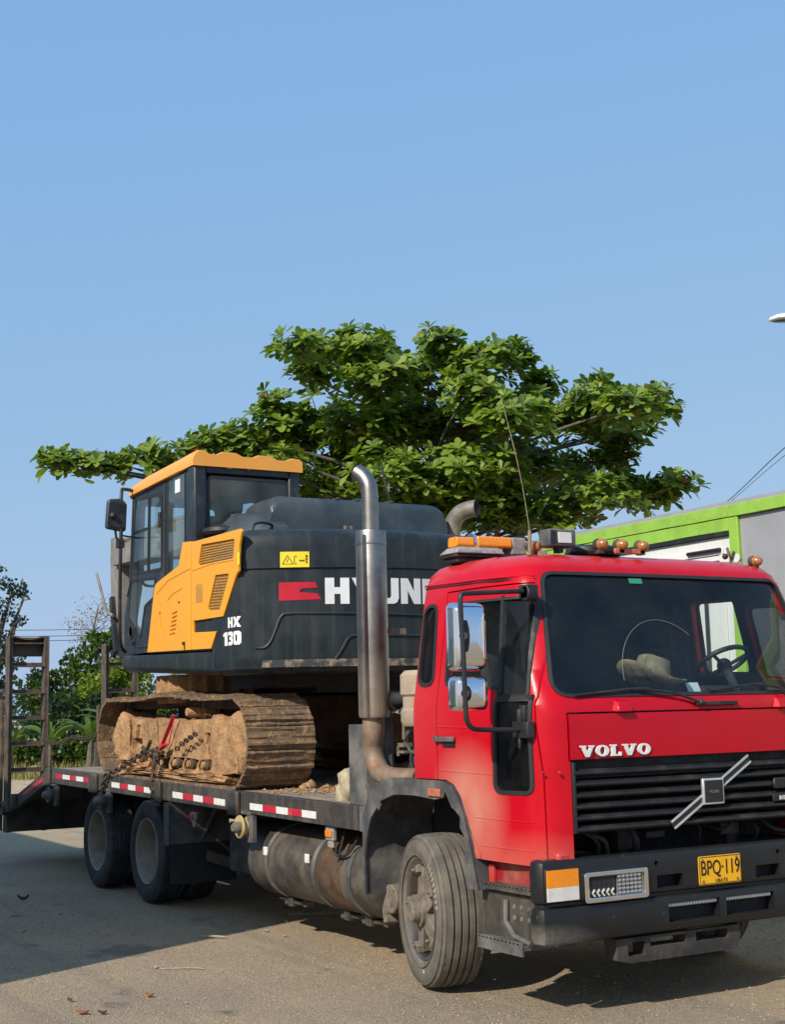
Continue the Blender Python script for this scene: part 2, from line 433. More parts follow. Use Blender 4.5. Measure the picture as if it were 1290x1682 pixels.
M['bark'] = material('bark', (.16,.13,.10), .95, var=.4, vscale=8, bump=.02, bscale=15)
M['leaf'] = leafmat('almond_leaf', (.05,.098,.012), (.22,.30,.038), (.36,.05,.03), .36, .5)
M['leaf_bush'] = leafmat('bush_leaf', (.04,.075,.014), (.10,.165,.024), None, .3)
M['leaf_dark'] = leafmat('dark_leaf', (.016,.034,.014), (.04,.068,.022), None, .2)
M['leaf_lime'] = leafmat('lime_leaf', (.09,.15,.012), (.24,.30,.02), None, .35)
M['leaf_banana'] = leafmat('banana_leaf', (.045,.095,.016), (.10,.17,.03), None, .35, .35)
M['leaf_dry'] = leafmat('dry_leaf', (.20,.15,.09), (.30,.24,.13), None, .2)
M['grass'] = leafmat('dry_grass_blade', (.12,.16,.03), (.42,.33,.13), None, .3, .6)
M['pole'] = material('galvanised_pole', (.4,.41,.42), .45, metal=.6, var=.15)
# ------------------------------------------------------------------ ground
def ground_mat():
    m = bpy.data.materials.new('yard_asphalt'); m.use_nodes = True
    N = m.node_tree.nodes; L = m.node_tree.links; b = N['Principled BSDF']; b.inputs['Roughness'].default_value = .92
    geo = N.new('ShaderNodeNewGeometry')
    def nz(s, d=6, r=.6):
        n = N.new('ShaderNodeTexNoise'); n.inputs['Scale'].default_value = s; n.inputs['Detail'].default_value = d; n.inputs['Roughness'].default_value = r
        L.new(geo.outputs['Position'], n.inputs['Vector']); return n.outputs[0]
    def rp(src, a, c, lo=0., hi=1.):
        r = N.new('ShaderNodeMapRange'); r.inputs[1].default_value = a; r.inputs[2].default_value = c; r.inputs[3].default_value = lo; r.inputs[4].default_value = hi
        L.new(src, r.inputs[0]); return r.outputs[0]
    def mix(f, a, c):
        x = N.new('ShaderNodeMix'); x.data_type = 'RGBA'
        for k, v in ((0, f), (6, a), (7, c)):
            if isinstance(v, tuple): x.inputs[k].default_value = (*v, 1)
            elif isinstance(v, float): x.inputs[k].default_value = v
            else: L.new(v, x.inputs[k])
        return x.outputs[2]
    base = mix(rp(nz(.9, 6), .35, .65), (.375,.275,.165), (.47,.345,.205))
    base = mix(rp(nz(.33, 4), .42, .62), base, (.30,.24,.168))
    base = mix(rp(nz(17, 4, .7), .42, .62, 0., .55), base, (.27,.205,.135))
    grain = nz(70, 4, .75)
    base = mix(rp(grain, .54, .64), base, (.56,.44,.30))
    base = mix(rp(nz(48, 3, .75), .56, .64), base, (.16,.125,.09))
    vo = N.new('ShaderNodeTexVoronoi'); vo.inputs['Scale'].default_value = 38.; L.new(geo.outputs['Position'], vo.inputs['Vector'])
    vr = rp(vo.outputs['Distance'], .12, .22, 1., 0.)
    mm = N.new('ShaderNodeMath'); mm.operation = 'MULTIPLY'; L.new(vr, mm.inputs[0]); L.new(rp(nz(7, 3), .5, .65), mm.inputs[1])
    base = mix(mm.outputs[0], base, (.52,.43,.31))
    # sandy verge beyond the truck (negative x)
    sx = N.new('ShaderNodeSeparateXYZ'); L.new(geo.outputs['Position'], sx.inputs[0])
    ad = N.new('ShaderNodeMath'); ad.operation = 'ADD'; L.new(sx.outputs[0], ad.inputs[0]); L.new(rp(nz(.5, 4), 0., 1., -3., 3.), ad.inputs[1])
    base = mix(rp(ad.outputs[0], -11., -16.), base, mix(rp(nz(1.2), .4, .6), (.50,.38,.23), (.43,.33,.20)))
    base = mix(rp(nz(2.3, 5), .62, .72, 0., .7), base, (.085,.075,.065))
    mp = N.new('ShaderNodeMapping'); mp.inputs['Rotation'].default_value = (0,0,R(14)); mp.inputs['Scale'].default_value = (.12,3.2,1); L.new(geo.outputs['Position'], mp.inputs[0])
    tn = N.new('ShaderNodeTexNoise'); tn.inputs['Scale'].default_value = 1.; tn.inputs['Detail'].default_value = 4; L.new(mp.outputs[0], tn.inputs['Vector'])
    base = mix(rp(tn.outputs[0], .56, .70, 0., .45), base, (.20,.165,.125))
    base = mix(rp(tn.outputs[0], .40, .28, 0., .35), base, (.50,.39,.25))
    oil = N.new('ShaderNodeTexVoronoi'); oil.inputs['Scale'].default_value = .55; L.new(geo.outputs['Position'], oil.inputs['Vector'])
    o1 = N.new('ShaderNodeMath'); o1.operation = 'ADD'; L.new(oil.outputs['Distance'], o1.inputs[0]); L.new(rp(nz(6, 4), .3, .7, -.08, .08), o1.inputs[1])
    base = mix(rp(o1.outputs[0], .10, .16, .55, 0.), base, (.10,.085,.07))
    L.new(base, b.inputs['Base Color'])
    bp = N.new('ShaderNodeBump'); bp.inputs['Strength'].default_value = 1.; bp.inputs['Distance'].default_value = .014
    a2 = N.new('ShaderNodeMath'); a2.operation = 'ADD'; L.new(grain, a2.inputs[0]); L.new(rp(vo.outputs['Distance'], .0, .4, .6, 0.), a2.inputs[1])
    L.new(a2.outputs[0], bp.inputs['Height']); L.new(bp.outputs[0], b.inputs['Normal'])
    return m
GM = ground_mat()
# one sheet to the horizon, finer and gently uneven near the camera
gv = MB()
xs = [-1500,-400,-150,-80,-50] + [-40+i*.5 for i in range(0, 101)] + [14,20,40,150,400,1500]
ys = [-1500,-400,-150,-60,-30,-20] + [-14+i*.5 for i in range(0, 61)] + [20,30,45,80,150,400,1500]
def gz(x, y):
    if x < -40 or x > 10 or y < -14 or y > 16: return -.004
    k = min(1., max(0., (x+40)/6)) * min(1, (10-x)/3) * min(1, (y+14)/3) * min(1, (16-y)/3)
    return (noise.noise(Vector((x*.45, y*.45, 0)))*.010 - .004)*k - .004*(1-k)
n = len(ys)
gv.add([(x, y, gz(x, y)) for x in xs for y in ys],
       [(i*n+j, (i+1)*n+j, (i+1)*n+j+1, i*n+j+1) for i in range(len(xs)-1) for j in range(n-1)])
g = part('ground', gv, GM, loc=(0,0,0), raw=True); kind(g, 'structure')
# loose grit lying on it
pb = MB()
octf = [(0,2,4),(2,1,4),(1,3,4),(3,0,4),(2,0,5),(1,2,5),(3,1,5),(0,3,5)]
for i in range(15000):
    t = rnd.random()**.7
    d = 1.2 + t*11
    a = R(150) + rnd.uniform(-.33, .30)
    x = 6.283 + math.cos(a)*(d+2.2); y = -5.715 + math.sin(a)*(d+2.2)
    r = rnd.choice((.003,.004,.004,.005,.006,.009)) * (1 + (rnd.random() < .012)*1.6)
    z = gz(x, y) + r*.3
    q = rnd.uniform(0, 6.28); c, s_ = math.cos(q), math.sin(q)
    vv = [(r,0,0),(-r*1.2,0,0),(0,r*.8,0),(0,-r*.9,0),(0,0,r*.7),(0,0,-r*.6)]
    pb.add([(x+v[0]*c-v[1]*s_, y+v[0]*s_+v[1]*c, z+v[2]) for v in vv], octf)
M['grit'] = material('grit', (.44,.35,.24), .95, var=.55, vscale=25)
kind(part('gravel', pb, M['grit'], loc=(0,0,0), raw=True, smooth=False), 'stuff')

# ------------------------------------------------------------------ unseen building, added left of the view to cast the yard's straight shade
t = thing('shade_building', 'unseen long plastered building added beside the yard to cast the straight shade on the ground', 'building', (-10,-8.5,0))
wallb = MB().box(-26,-1.86,-6.25,-6.02,0,4.35).box(-26,-25.77,-11,-6.25,0,4.35).box(-2.09,-1.86,-11,-6.25,0,4.35).box(-26,-1.86,-11.23,-11,0,4.35)
wall_mesh = boolean(wallb, [MB().box(-7+k*-6,-5.2+k*-6,-6.4,-5.8,1.1,2.5) for k in range(3)] + [MB().box(-4.2,-3.1,-6.4,-5.8,-.1,2.3)])
part('wall', wall_mesh, M['wall'], t)
part('roof', MB().box(-26.1,-1.84,-11.4,-5.98,4.36,4.74), M['roofing'], t)
for k in range(3):
    fr = part('window', MB().box(-7+k*-6,-6.94+k*-6,-6.2,-6.1,1.1,2.5).box(-5.26+k*-6,-5.2+k*-6,-6.2,-6.1,1.1,2.5).box(-6.94+k*-6,-5.26+k*-6,-6.2,-6.1,2.44,2.5).box(-6.94+k*-6,-5.26+k*-6,-6.2,-6.1,1.1,1.16).box(-6.13+k*-6,-6.07+k*-6,-6.19,-6.11,1.16,2.44), M['white_tr'], t)
    part('pane', MB().box(-6.94+k*-6,-6.13+k*-6,-6.155,-6.145,1.16,2.44).box(-6.07+k*-6,-5.26+k*-6,-6.155,-6.145,1.16,2.44), M['glass_dark'], fr)
dd = part('door', MB().box(-4.2,-3.1,-6.18,-6.1,0,2.3), M['green_tr'], t, bev=.01)
part('handle', MB().tube([(-3.25,-6.1,1.05),(-3.25,-6.04,1.05),(-3.38,-6.04,1.05)], .012), M['pole'], dd)

# ------------------------------------------------------------------ green and white box trailer on the far side
t = thing('box_trailer', 'weathered green framed box trailer with white door and grey side sheet behind the red truck', 'trailer', (-2.5,4.2,0))
X0, X1, Y0, Y1, ZB = -7.4, 2.6, 3.0, 5.4, 1.0
part('roof', MB().box(X0-.03,X1+.03,Y0-.04,Y1+.04,3.42,3.455), M['grey_tr'], t)
for i, (z0, z1, x0, x1, dy) in enumerate(((3.315,3.42,X0,-2.83,0.0),(3.195,3.31,X0,-2.83,.006),(3.315,3.42,-2.825,X1,-.004))):
    b_ = MB(); nseg = 16
    b_.loft([[(x0+(x1-x0)*k/nseg, Y0-.05+dy, z0+noise.noise(Vector((k*.9,i*3.1,0)))*.008),
              (x0+(x1-x0)*k/nseg, Y0+.04+dy, z0+noise.noise(Vector((k*.9,i*3.1,0)))*.008),
              (x0+(x1-x0)*k/nseg, Y0+.04+dy, z1), (x0+(x1-x0)*k/nseg, Y0-.05+dy, z1-abs(noise.noise(Vector((k*1.3,i*5.1,2))))*.006)] for k in range(nseg+1)])
    part('top_board', b_, M['green_tr'], t, bev=.004)
for x in (X0+.06, -5.05, -2.775, -.3, X1-.06):
    part('post', MB().box(x-.055,x+.055,Y0-.045,Y0+.05,ZB,3.19 if x < -2.8 else 3.312), M['green_tr'], t, bev=.006)
part('bottom_board', MB().box(X0,X1,Y0-.05,Y0+.05,ZB-.16,ZB-.003), M['green_tr'], t, bev=.006)
for (x0, x1) in ((X0+.12,-5.11),(-4.99,-2.835)):
    d_ = part('door', MB().box(x0,x1,Y0-.01,Y0+.03,ZB,3.155), M['white_tr'], t, bev=.005)
    fr = MB()
    for (a, b2, c, e) in ((x0+.10,x1-.10,3.0,3.05),(x0+.10,x1-.10,1.1,1.15)): fr.box(a,b2,Y0-.025,Y0-.012,c,e)
    for xx in (x0+.10, x1-.15): fr.box(xx,xx+.05,Y0-.025,Y0-.012,1.153,2.997)
    part('door_frame', fr, M['white_tr'], d_, bev=.003)
    rod = MB().tube([(x1-.55,Y0-.04,3.04),(x1-.12,Y0-.04,3.04)], .018, 8).tube([(x1-.62,Y0-.045,2.93),(x1-.14,Y0-.045,2.93)], .014, 8).tube([(x1-.34,Y0-.04,2.6),(x1-.34,Y0-.04,1.05)], .016, 8)
    part('lock_rod', rod, M['black'], d_)
    hk = MB().tube([(x1-.02,Y0-.05,3.04),(x1+.02,Y0-.07,2.97),(x1+.06,Y0-.07,2.95),(x1+.08,Y0-.07,3.0)], .012, 6).box(x1+.01,x1+.03,Y0-.06,Y0-.035,2.9,2.98)
    part('latch_hook', hk, M['ramp'], d_)
    pl_ = MB().lathe([(0,0),(0,.04),(-.008,.04),(-.008,0)], (x1+.09,Y0-.046,2.94), 'y', 14)
    part('latch_plate', pl_, M['white_tr'], d_)
    part('door_header', MB().box(x0,x1+.0,Y0-.045,Y0+.0,3.158,3.192), M['black'], t)
for (x0, x1) in ((-2.715,-.36),(-.24,X1-.12)):
    part('side_sheet', MB().box(x0,x1,Y0-.012,Y0+.02,ZB,3.308), M['grey_tr'], t)
    rv = MB()
    for k in range(18): rv.lathe([(0,.010),(-.006,.006),(-.006,0)], (x1-.05 if k%2 else x1-.06, Y0-.012, 1.1+k*.12), 'y', 6)
    for k in range(18): rv.lathe([(0,.010),(-.006,.006),(-.006,0)], (x0+.62, Y0-.012, 1.1+k*.12), 'y', 6)
    part('rivets', rv, M['pole'], t)
part('rear_wall', MB().box(X0,X1,Y1-.05,Y1,ZB,3.41).box(X0,X0+.05,Y0+.06,Y1-.055,ZB,3.41).box(X1-.05,X1,Y0+.06,Y1-.055,ZB,3.41), M['grey_tr'], t)
part('floor', MB().box(X0+.06,X1-.06,Y0+.06,Y1-.06,ZB-.14,ZB), M['chassis'], t)
for x in (-5.6,-4.5,1.4):
    for y in (Y0+.35, Y1-.35):
        wq = part('wheel', MB().lathe([(-.13,.29),(-.14,.38),(-.12,.45),(-.1,.465),(.1,.465),(.12,.45),(.14,.38),(.13,.29)], (x,y,.465), 'y', 28), M['tyre_dark'], t)
        part('rim', MB().lathe([(-.08,0),(-.08,.27),(-.12,.295),(.12,.295),(.08,.27),(.08,0)], (x,y,.465), 'y', 24), M['rim'], wq)
part('undercarriage', MB().box(X0+.4,X1-.4,Y0+.6,Y0+.72,.62,.86).box(X0+.4,X1-.4,Y1-.72,Y1-.6,.62,.86).box(-5.65,-5.55,Y0+.3,Y1-.3,.42,.62).box(-4.55,-4.45,Y0+.3,Y1-.3,.42,.62).box(1.35,1.45,Y0+.3,Y1-.3,.42,.62), M['chassis'], t)

# ------------------------------------------------------------------ almond tree
def leaf_faces(mb, base, axis, up, ln, wd, curl=.18, cup=.16):
    """obovate leaf as a cupped strip, broad near the tip"""
    a = axis.normalized(); s_ = a.cross(up)
    if s_.length < 1e-4: s_ = a.orthogonal()
    s_.normalize(); nrm = s_.cross(a)
    pts = []
    for u, hw in ((.0,.05),(.35,.28),(.72,.5),(1.0,.18)):
        c = base + a*ln*u - nrm*curl*ln*u*u
        e = nrm*cup*wd*hw*2
        pts.append((c - s_*wd*hw + e*.6, c, c + s_*wd*hw + e*.6))
    vs = [p for q in pts for p in q]; fs = []
    for i in range(3):
        fs += [(i*3, i*3+1, i*3+4, i*3+3), (i*3+1, i*3+2, i*3+5, i*3+4)]
    mb.add(vs, fs)
def rosette(rn, nl=9, ln=.22, axis=Vector((0,0,1))):
    mb = MB(); ax = axis.normalized(); u = ax.orthogonal().normalized(); v = ax.cross(u)
    a0 = rn.uniform(0, 6.28)
    for k in range(nl):
        q = a0 + k*2.399 ; el = rn.uniform(-.15, .35) + .75*(k/nl)
        h = (u*math.cos(q)+v*math.sin(q))
        d = h*math.cos(el) + ax*math.sin(el)
        l = ln*rn.uniform(.75, 1.15)*(1.05-.3*k/nl)
        leaf_faces(mb, h*.01+ax*.02*k/nl, d, ax, l, l*rn.uniform(.5,.62), rn.uniform(.05,.3), rn.uniform(.05,.3))
    return mb
PADS = [(-15.62,0.7,5.78,.35,.18),(-15.52,1.18,5.75,.5,.25),(-15.39,1.81,5.74,.5,.28),(-15.23,2.43,5.89,.51,.25),(-15.07,3.02,6.11,.46,.29),(-14.94,3.57,6.18,.46,.36),
(-13.19,3.82,7.47,.44,.29),(-14.83,5.21,7.8,.64,.43),(-13.21,5.05,7.61,.6,.35),(-13.12,5.22,7.09,.7,.5),(-15.39,5.13,7.59,.43,.27),(-13.06,6.38,7.72,.41,.31),(-14.03,6.71,7.45,.64,.43),(-12.71,7.11,7.4,.72,.39),(-12.77,7.79,7.65,.31,.19),(-12.19,6.5,6.71,.59,.4),
(-14.93,4.3,6.66,.42,.57),(-15.11,5.21,6.66,.75,.54),(-13.97,5.44,6.46,.82,.52),(-14.04,6.44,6.56,.74,.53),(-13.48,7.08,6.4,.73,.47),(-11.77,6.91,6.26,.69,.44),(-12.89,8.36,7.14,.32,.32),(-12.64,8.03,6.74,.52,.36),
(-11.53,8.47,6.65,.6,.4),(-10.7,8.54,6.44,.59,.37),(-12.16,10.31,6.73,.37,.27),(-12.08,8.49,6.35,.62,.41),(-12.24,9.53,6.3,.63,.29),(-12.66,9.72,5.99,.43,.24),(-11.93,10.3,5.4,.47,.29),(-12.58,10.29,5.28,.54,.32),(-11.93,8.7,5.1,.71,.41),(-12.57,9.62,5.51,.43,.21),(-12.47,8.08,4.93,.72,.46),(-13.23,9.07,5.85,.65,.38),
(-15.11,5.55,5.7,.64,.54),(-12.93,5.3,5.45,.69,.49),(-12.64,6.04,5.35,.79,.49),(-12.42,6.84,5.37,.8,.55),(-13.65,8.46,5.99,.65,.49),(-12.82,7.45,4.84,.61,.41),(-14.77,4.9,5.4,.42,.42),(-14.32,3.89,5.68,.6,.4),(-14.98,3.64,5.77,.51,.31),(-13.16,6.58,4.85,.61,.41),(-13.47,5.83,4.95,.61,.4),
(-14.9,6.6,6.9,.7,.4),(-15.2,6.2,6.1,.8,.5),(-14.6,7.8,6.3,.7,.45),(-14.4,8.6,5.6,.7,.4),(-15.4,4.6,6.2,.6,.45),(-14.6,7.2,5.3,.8,.5)]
rt_ = random.Random(21)
TB = Vector((-14.0,6.7,0))
tree = thing('almond_tree', 'broad tropical almond tree with tiered large leaved branches behind the excavator', 'tree', TB)
trunk = part('trunk', MB().tube(smoothpath([TB-Vector((0,0,.1)), TB+Vector((.05,.02,1.6)), TB+Vector((0,-.05,3.2)), TB+Vector((-.05,0,4.6)), TB+Vector((.1,.05,6.2)), TB+Vector((.2,0,7.2))], 5), [.30-.0105*i for i in range(26)], 14), M['bark'], tree)
ros = []; lb = MB()
limbs = [MB() for _ in range(6)]
for i, (x, y, z, rx, rz) in enumerate(PADS):
    c = Vector((x,y,z))
    h0 = max(3.0, min(7.0, z - .9 - .25*(Vector((x,y,0))-TB).length*.3))
    s0 = TB + Vector((0,0,h0)); mid = s0.lerp(c, .55) + Vector((rt_.uniform(-.25,.25), rt_.uniform(-.25,.25), rt_.uniform(-.05,.25)))
    dl = (c-s0).length
    limbs[i % 6].tube(smoothpath([s0, mid, c], 4), [.012+.009*dl*(1-k/8) for k in range(9)], 6, False)
    nr = int(14 + rx*rz*180)
    for k in range(nr):
        d = Vector((rt_.gauss(0,1), rt_.gauss(0,1), rt_.gauss(.15,.9))).normalized()
        rad = rt_.random()**.38
        p = c + Vector((d.x*rx, d.y*rx, d.z*rz*.9))*rad*(1.0 if k % 7 else 1.28)
        ax = (Vector((d.x*.7, d.y*.7, .75)) + Vector((rt_.uniform(-.4,.4), rt_.uniform(-.4,.4), rt_.uniform(-.1,.4)))).normalized()
        ros.append((p, ax, rt_.uniform(.15,.27)))
        if k % 4 == 0: lb.tube([c.lerp(p,.1), c.lerp(p,.6)+Vector((0,0,-.03)), p], [.014,.010,.006], 4, False)
for lm in limbs: part('branch', lm, M['bark'], tree)
kind(part('twigs', lb, M['bark'], tree, raw=True), 'stuff')
CAMP = camo.matrix_world.translation
ros.sort(key=lambda q: (q[0]-CAMP).length)
protos = []
for k in range(8):
    me = rosette(rt_, 9, 1.0).raw('leaf_cluster'); finish(me, M['leaf'], 60); protos.append(me)
fol = MB()
step_ = max(1, len(ros)//900)
near_ids = set(range(0, min(len(ros), 300*2), 2))
for i, (p, ax, ln) in enumerate(ros):
    if i in near_ids:
        o = bpy.data.objects.new('leaf_cluster', protos[i % 8]); COL.objects.link(o); o.parent = tree
        o.matrix_local = Matrix.Translation(p - TB) @ ax.to_track_quat('Z','Y').to_matrix().to_4x4() @ Matrix.Rotation(rt_.uniform(0,6.28), 4, 'Z') @ Matrix.Scale(ln, 4)
    else:
        q = rosette(rt_, rt_.choice((7,8,9)), ln, ax)
        fol.add([(v[0]+p.x, v[1]+p.y, v[2]+p.z) for v in q.v], q.f)
kind(part('foliage', fol, M['leaf'], tree, raw=True, ang=60), 'stuff')

# ------------------------------------------------------------------ background plants
def leafball(mb, c, r, n, ls, rn, sq=.8, up=.5):
    for _ in range(n):
        d = Vector((rn.gauss(0,1), rn.gauss(0,1), rn.gauss(0,1))).normalized()
        p = Vector(c) + Vector((d.x*r, d.y*r, d.z*r*sq))*rn.random()**.35
        a = (d + Vector((rn.uniform(-1,1), rn.uniform(-1,1), rn.uniform(-.6,up)))).normalized()
        s_ = a.orthogonal().normalized(); s_ = (s_*math.cos(rn.uniform(0,6.28)) + a.cross(s_)*math.sin(rn.uniform(0,6.28))).normalized()
        l = ls*rn.uniform(.6,1.3); wv = l*rn.uniform(.3,.5)
        mb.add([p, p+a*l*.5+s_*wv, p+a*l, p+a*l*.5-s_*wv], [(0,1,2),(0,2,3)])
def bush_tree(name, label, base, blobs, mat, n, ls, seed, trunk_r=.12, cat='tree', group=None):
    rn = random.Random(seed); b = Vector(base)
    t = thing(name, label, cat, b, group)
    tr = MB(); cr = MB()
    top = max(q[2] for q in blobs)
    for (dx,dy,z,r) in blobs:
        tr.tube(smoothpath([b+Vector((0,0,-.1)), b+Vector((dx*.25,dy*.25,z*.5)), b+Vector((dx,dy,z))], 3), [trunk_r*(1-.12*k) for k in range(7)], 6, False)
        cr_n = int(n*r*r)
        for k in range(5):
            o = Vector((rn.uniform(-.6,.6)*r, rn.uniform(-.6,.6)*r, rn.uniform(-.5,.6)*r))
            leafball(cr, (b.x+dx+o.x, b.y+dy+o.y, z+o.z), r*rn.uniform(.4,.7), cr_n//5, ls, rn)
    part('trunk', tr, M['bark'], t); kind(part('crown', cr, M[mat], t, raw=True, smooth=False), 'stuff')
    return t
bush_tree('lime_tree', 'bright yellow green bushy tree beside the rear ramp, lit by the sun', (-38.6,9.3,0), [(0,-.5,2.7,.5),(0,0,3.1,.6),(0,.45,3.4,.55),(0,-.1,2.3,.6),(0,.5,2.6,.6),(0,.9,3.0,.5),(.1,.2,1.8,.5),(.1,.7,2.0,.5)], 'leaf_lime', 1500, .15, 1, .09)
bush_tree('mid_green_tree', 'mid green round topped tree standing behind the lime green tree', (-42,9.0,0), [(0,-1.6,2.5,.7),(0,-.8,3.1,.7),(0,.0,3.5,.6),(0,.7,4.0,.7),(0,1.5,4.1,.7),(0,2.2,3.7,.7),(0,-1.2,2.0,.8),(0,0,2.5,.9),(0,1.3,2.8,.9)], 'leaf_bush', 1100, .17, 2)
bush_tree('dark_shrub', 'dark green shrub seen through the rungs of the rear ramp', (-38.0,7.6,0), [(0,-.9,1.5,.6),(0,-.2,1.8,.7),(0,.5,1.7,.7),(0,1.1,2.0,.7),(0,1.7,1.8,.7),(0,-.5,.9,.7),(0,.4,.8,.7),(0,1.4,.9,.7)], 'leaf_dark', 1300, .15, 3, .06, 'shrub')
bush_tree('shaded_shrub', 'deep green shrub under the excavator body, left of the tracks', (-37.0,10.7,0), [(0,-.5,2.0,.7),(0,.2,2.5,.7),(0,.9,2.4,.7),(0,1.6,2.5,.8),(0,2.4,2.3,.8),(0,-.3,1.2,.8),(0,.8,1.2,.8),(0,2,1.2,.8)], 'leaf_bush', 1200, .15, 4, .06, 'shrub')
bush_tree('tall_dark_tree', 'tall dark feathery tree at the left edge beyond the ramp', (-41.5,5.75,0), [(0,.9,6.1,.45),(0,.2,6.3,.6),(0,1.35,5.95,.3),(0,.6,5.3,.4),(0,1.1,5.0,.3),(0,-.2,5.4,.7),(0,.5,4.3,.5),(0,1.15,3.7,.28),(0,0,3.8,.7),(0,.6,3.0,.4),(0,-.3,2.6,.7),(0,-1,4.7,1.0),(0,-1.2,6.3,.9)], 'leaf_dark', 900, .13, 5, .14)
bush_tree('low_hedge_shrub', 'low pale green shrub at the foot of the left ramp', (-37.5,5.6,0), [(0,-1.2,.6,.6),(0,-.4,.9,.7),(0,.4,.8,.7),(0,1.0,.7,.6),(0,1.7,.6,.6),(0,2.4,.6,.6),(0,0,.4,.6),(0,1.3,.35,.6)], 'leaf_bush', 1800, .14, 6, .05, 'shrub')
# leafless tree
rn = random.Random(5); b = Vector((-44,10.4,0))
t = thing('bare_tree', 'thin bare tree with few dry leaves left of the excavator cab', 'tree', b)
tr = MB().tube(smoothpath([b, b+Vector((0,.1,3)), b+Vector((0,-.1,4.6)), b+Vector((0,.1,5.8))], 4), [.10-.0065*k for k in range(13)], 6); cr = MB()
for k in range(34):
    z = rn.uniform(3.6, 5.7); s0 = b+Vector((0,.05,z)); d = Vector((rn.uniform(-.5,.5), rn.uniform(-1,1), rn.uniform(.1,.7))).normalized()*rn.uniform(.4,1.2)
    e = s0+d; tr.tube([s0, s0+d*.5+Vector((0,0,-.06)), e], [.016,.010,.005], 4, False)
    leafball(cr, e, .38, 30, .07, rn)
part('trunk', tr, M['bark'], t); kind(part('dry_leaves', cr, M['leaf_dry'], t, raw=True, smooth=False), 'stuff')
# banana plants
def banana(base, h, n, seed, label):
    rn = random.Random(seed); b = Vector(base)
    t = thing('banana_plant', label, 'plant', b, 'banana plants behind the truck')
    part('stem', MB().tube([b-Vector((0,0,.05)), b+Vector((0,.03,h*.35)), b+Vector((.03,.05,h*.6))], [.10,.085,.05], 8), M['bark'], t)
    for k in range(n+5):
        q = k*2.4+rn.uniform(-.3,.3); d = Vector((math.cos(q), math.sin(q), 0)); L_ = h*rn.uniform(.55,.85); el = rn.uniform(.7,1.35)
        s0 = b+Vector((.02,.04,h*(.45+.15*k/n))); mb = MB(); ns = 9; rl = rn.uniform(-.9,.9); sd = Vector((-d.y,d.x,0))*math.cos(rl)+Vector((0,0,1))*math.sin(rl); vs = []
        for i in range(ns+1):
            u = i/ns; p = s0 + d*L_*u*math.cos(el)*(1+.2*u) + Vector((0,0,L_*(math.sin(el)*u - .42*u*u)))
            wv = (.02 if u < .12 else max(.02,.115*math.sin(math.pi*min(1,(u-.08)/.94))**.6))*h/2.2*(1+.12*rn.uniform(-1,1))
            vs += [p-sd*wv+Vector((0,0,wv*.35)), p, p+sd*wv+Vector((0,0,wv*.35))]
        mb.add(vs, [f for i in range(ns) for f in ((i*3,i*3+1,i*3+4,i*3+3),(i*3+1,i*3+2,i*3+5,i*3+4))])
        part('leaf', mb, M['leaf_banana'], t, raw=True, ang=60)
banana((-33.0,6.7,0), 1.9, 8, 11, 'banana plant right of the ramp, its leaves arching over the chain')
banana((-32.6,7.9,0), 1.5, 7, 12, 'low banana plant nearest the excavator track')
banana((-33.6,5.7,0), 1.7, 7, 13, 'banana plant seen between the lower rungs of the ramp')
banana((-35.0,8.0,0), 2.2, 8, 14, 'tallest banana plant at the back, between ramp and track')
banana((-34.0,4.7,0), 1.3, 6, 15, 'small banana plant leftmost at the foot of the ramp')
# dry grass along the verge
rn = random.Random(8); gb = MB()
for k in range(5200):
    u = rn.random(); y = 1.0+u*14; x = -33.2-rn.random()*3.2 + (y-5)*.35
    h = rn.uniform(.15,.5)*(1.2-.3*rn.random()); q = rn.uniform(0,6.28); wv = .018; d = Vector((math.cos(q),math.sin(q),0)); l = Vector((rn.uniform(-.2,.2),rn.uniform(-.2,.2),0))
    p = Vector((x,y,-.01)); gb.add([p-d*wv, p+d*wv, p+l+Vector((0,0,h))], [(0,1,2)])
kind(part('verge_grass', gb, M['grass'], loc=(0,0,0), raw=True, smooth=False), 'stuff')
# far wood closing the horizon
rn = random.Random(9); wd = MB()
for k in range(150):
    a = R(90) + (k/150)*R(150) + rn.uniform(-.01,.01); d = rn.uniform(95,120)
    r = rn.uniform(2.2,3.6)
    leafball(wd, (6+math.cos(a)*d, -5+math.sin(a)*d, r*.75), r, 330, .45, rn)
kind(part('far_wood', wd, M['leaf_dark'], loc=(0,0,0), raw=True, smooth=False), 'stuff')

# ------------------------------------------------------------------ street lamp and overhead wires
pb_ = Vector((-4.6,11.2,0))
t = thing('street_lamp', 'tall street lamp whose head reaches into the right edge of the sky', 'street lamp', pb_)
part('pole', MB().tube([pb_, pb_+Vector((0,0,4)), pb_+Vector((0,0,6.9))], [.09,.075,.06], 12), M['pole'], t)
tip = Vector((-6.85,8.35,6.86)); en = pb_+Vector((0,0,6.9))
part('arm', MB().tube(smoothpath([en, en.lerp(tip,.3)+Vector((0,0,.16)), en.lerp(tip,.8)+Vector((0,0,.06)), tip], 4), .028, 8), M['pole'], t)
hd = (tip-en); hd.z = 0; hd.normalize(); sdv = Vector((-hd.y,hd.x,0))
def hp(u, s_, z): return tip + hd*u + sdv*s_ + Vector((0,0,z))
rings = []
for u, wv, zt in ((-.06,.05,.045),(.0,.09,.07),(.15,.125,.085),(.33,.11,.065),(.42,.06,.03),(.445,.02,.006)):
    rings.append([hp(u, wv*math.cos(q), -.012+zt*max(0,math.sin(q))-.03*max(0,-math.sin(q))) for q in [2*math.pi*k/14 for k in range(14)]])
hdo = part('lamp_head', MB().loft(rings), M['white_tr'], t)
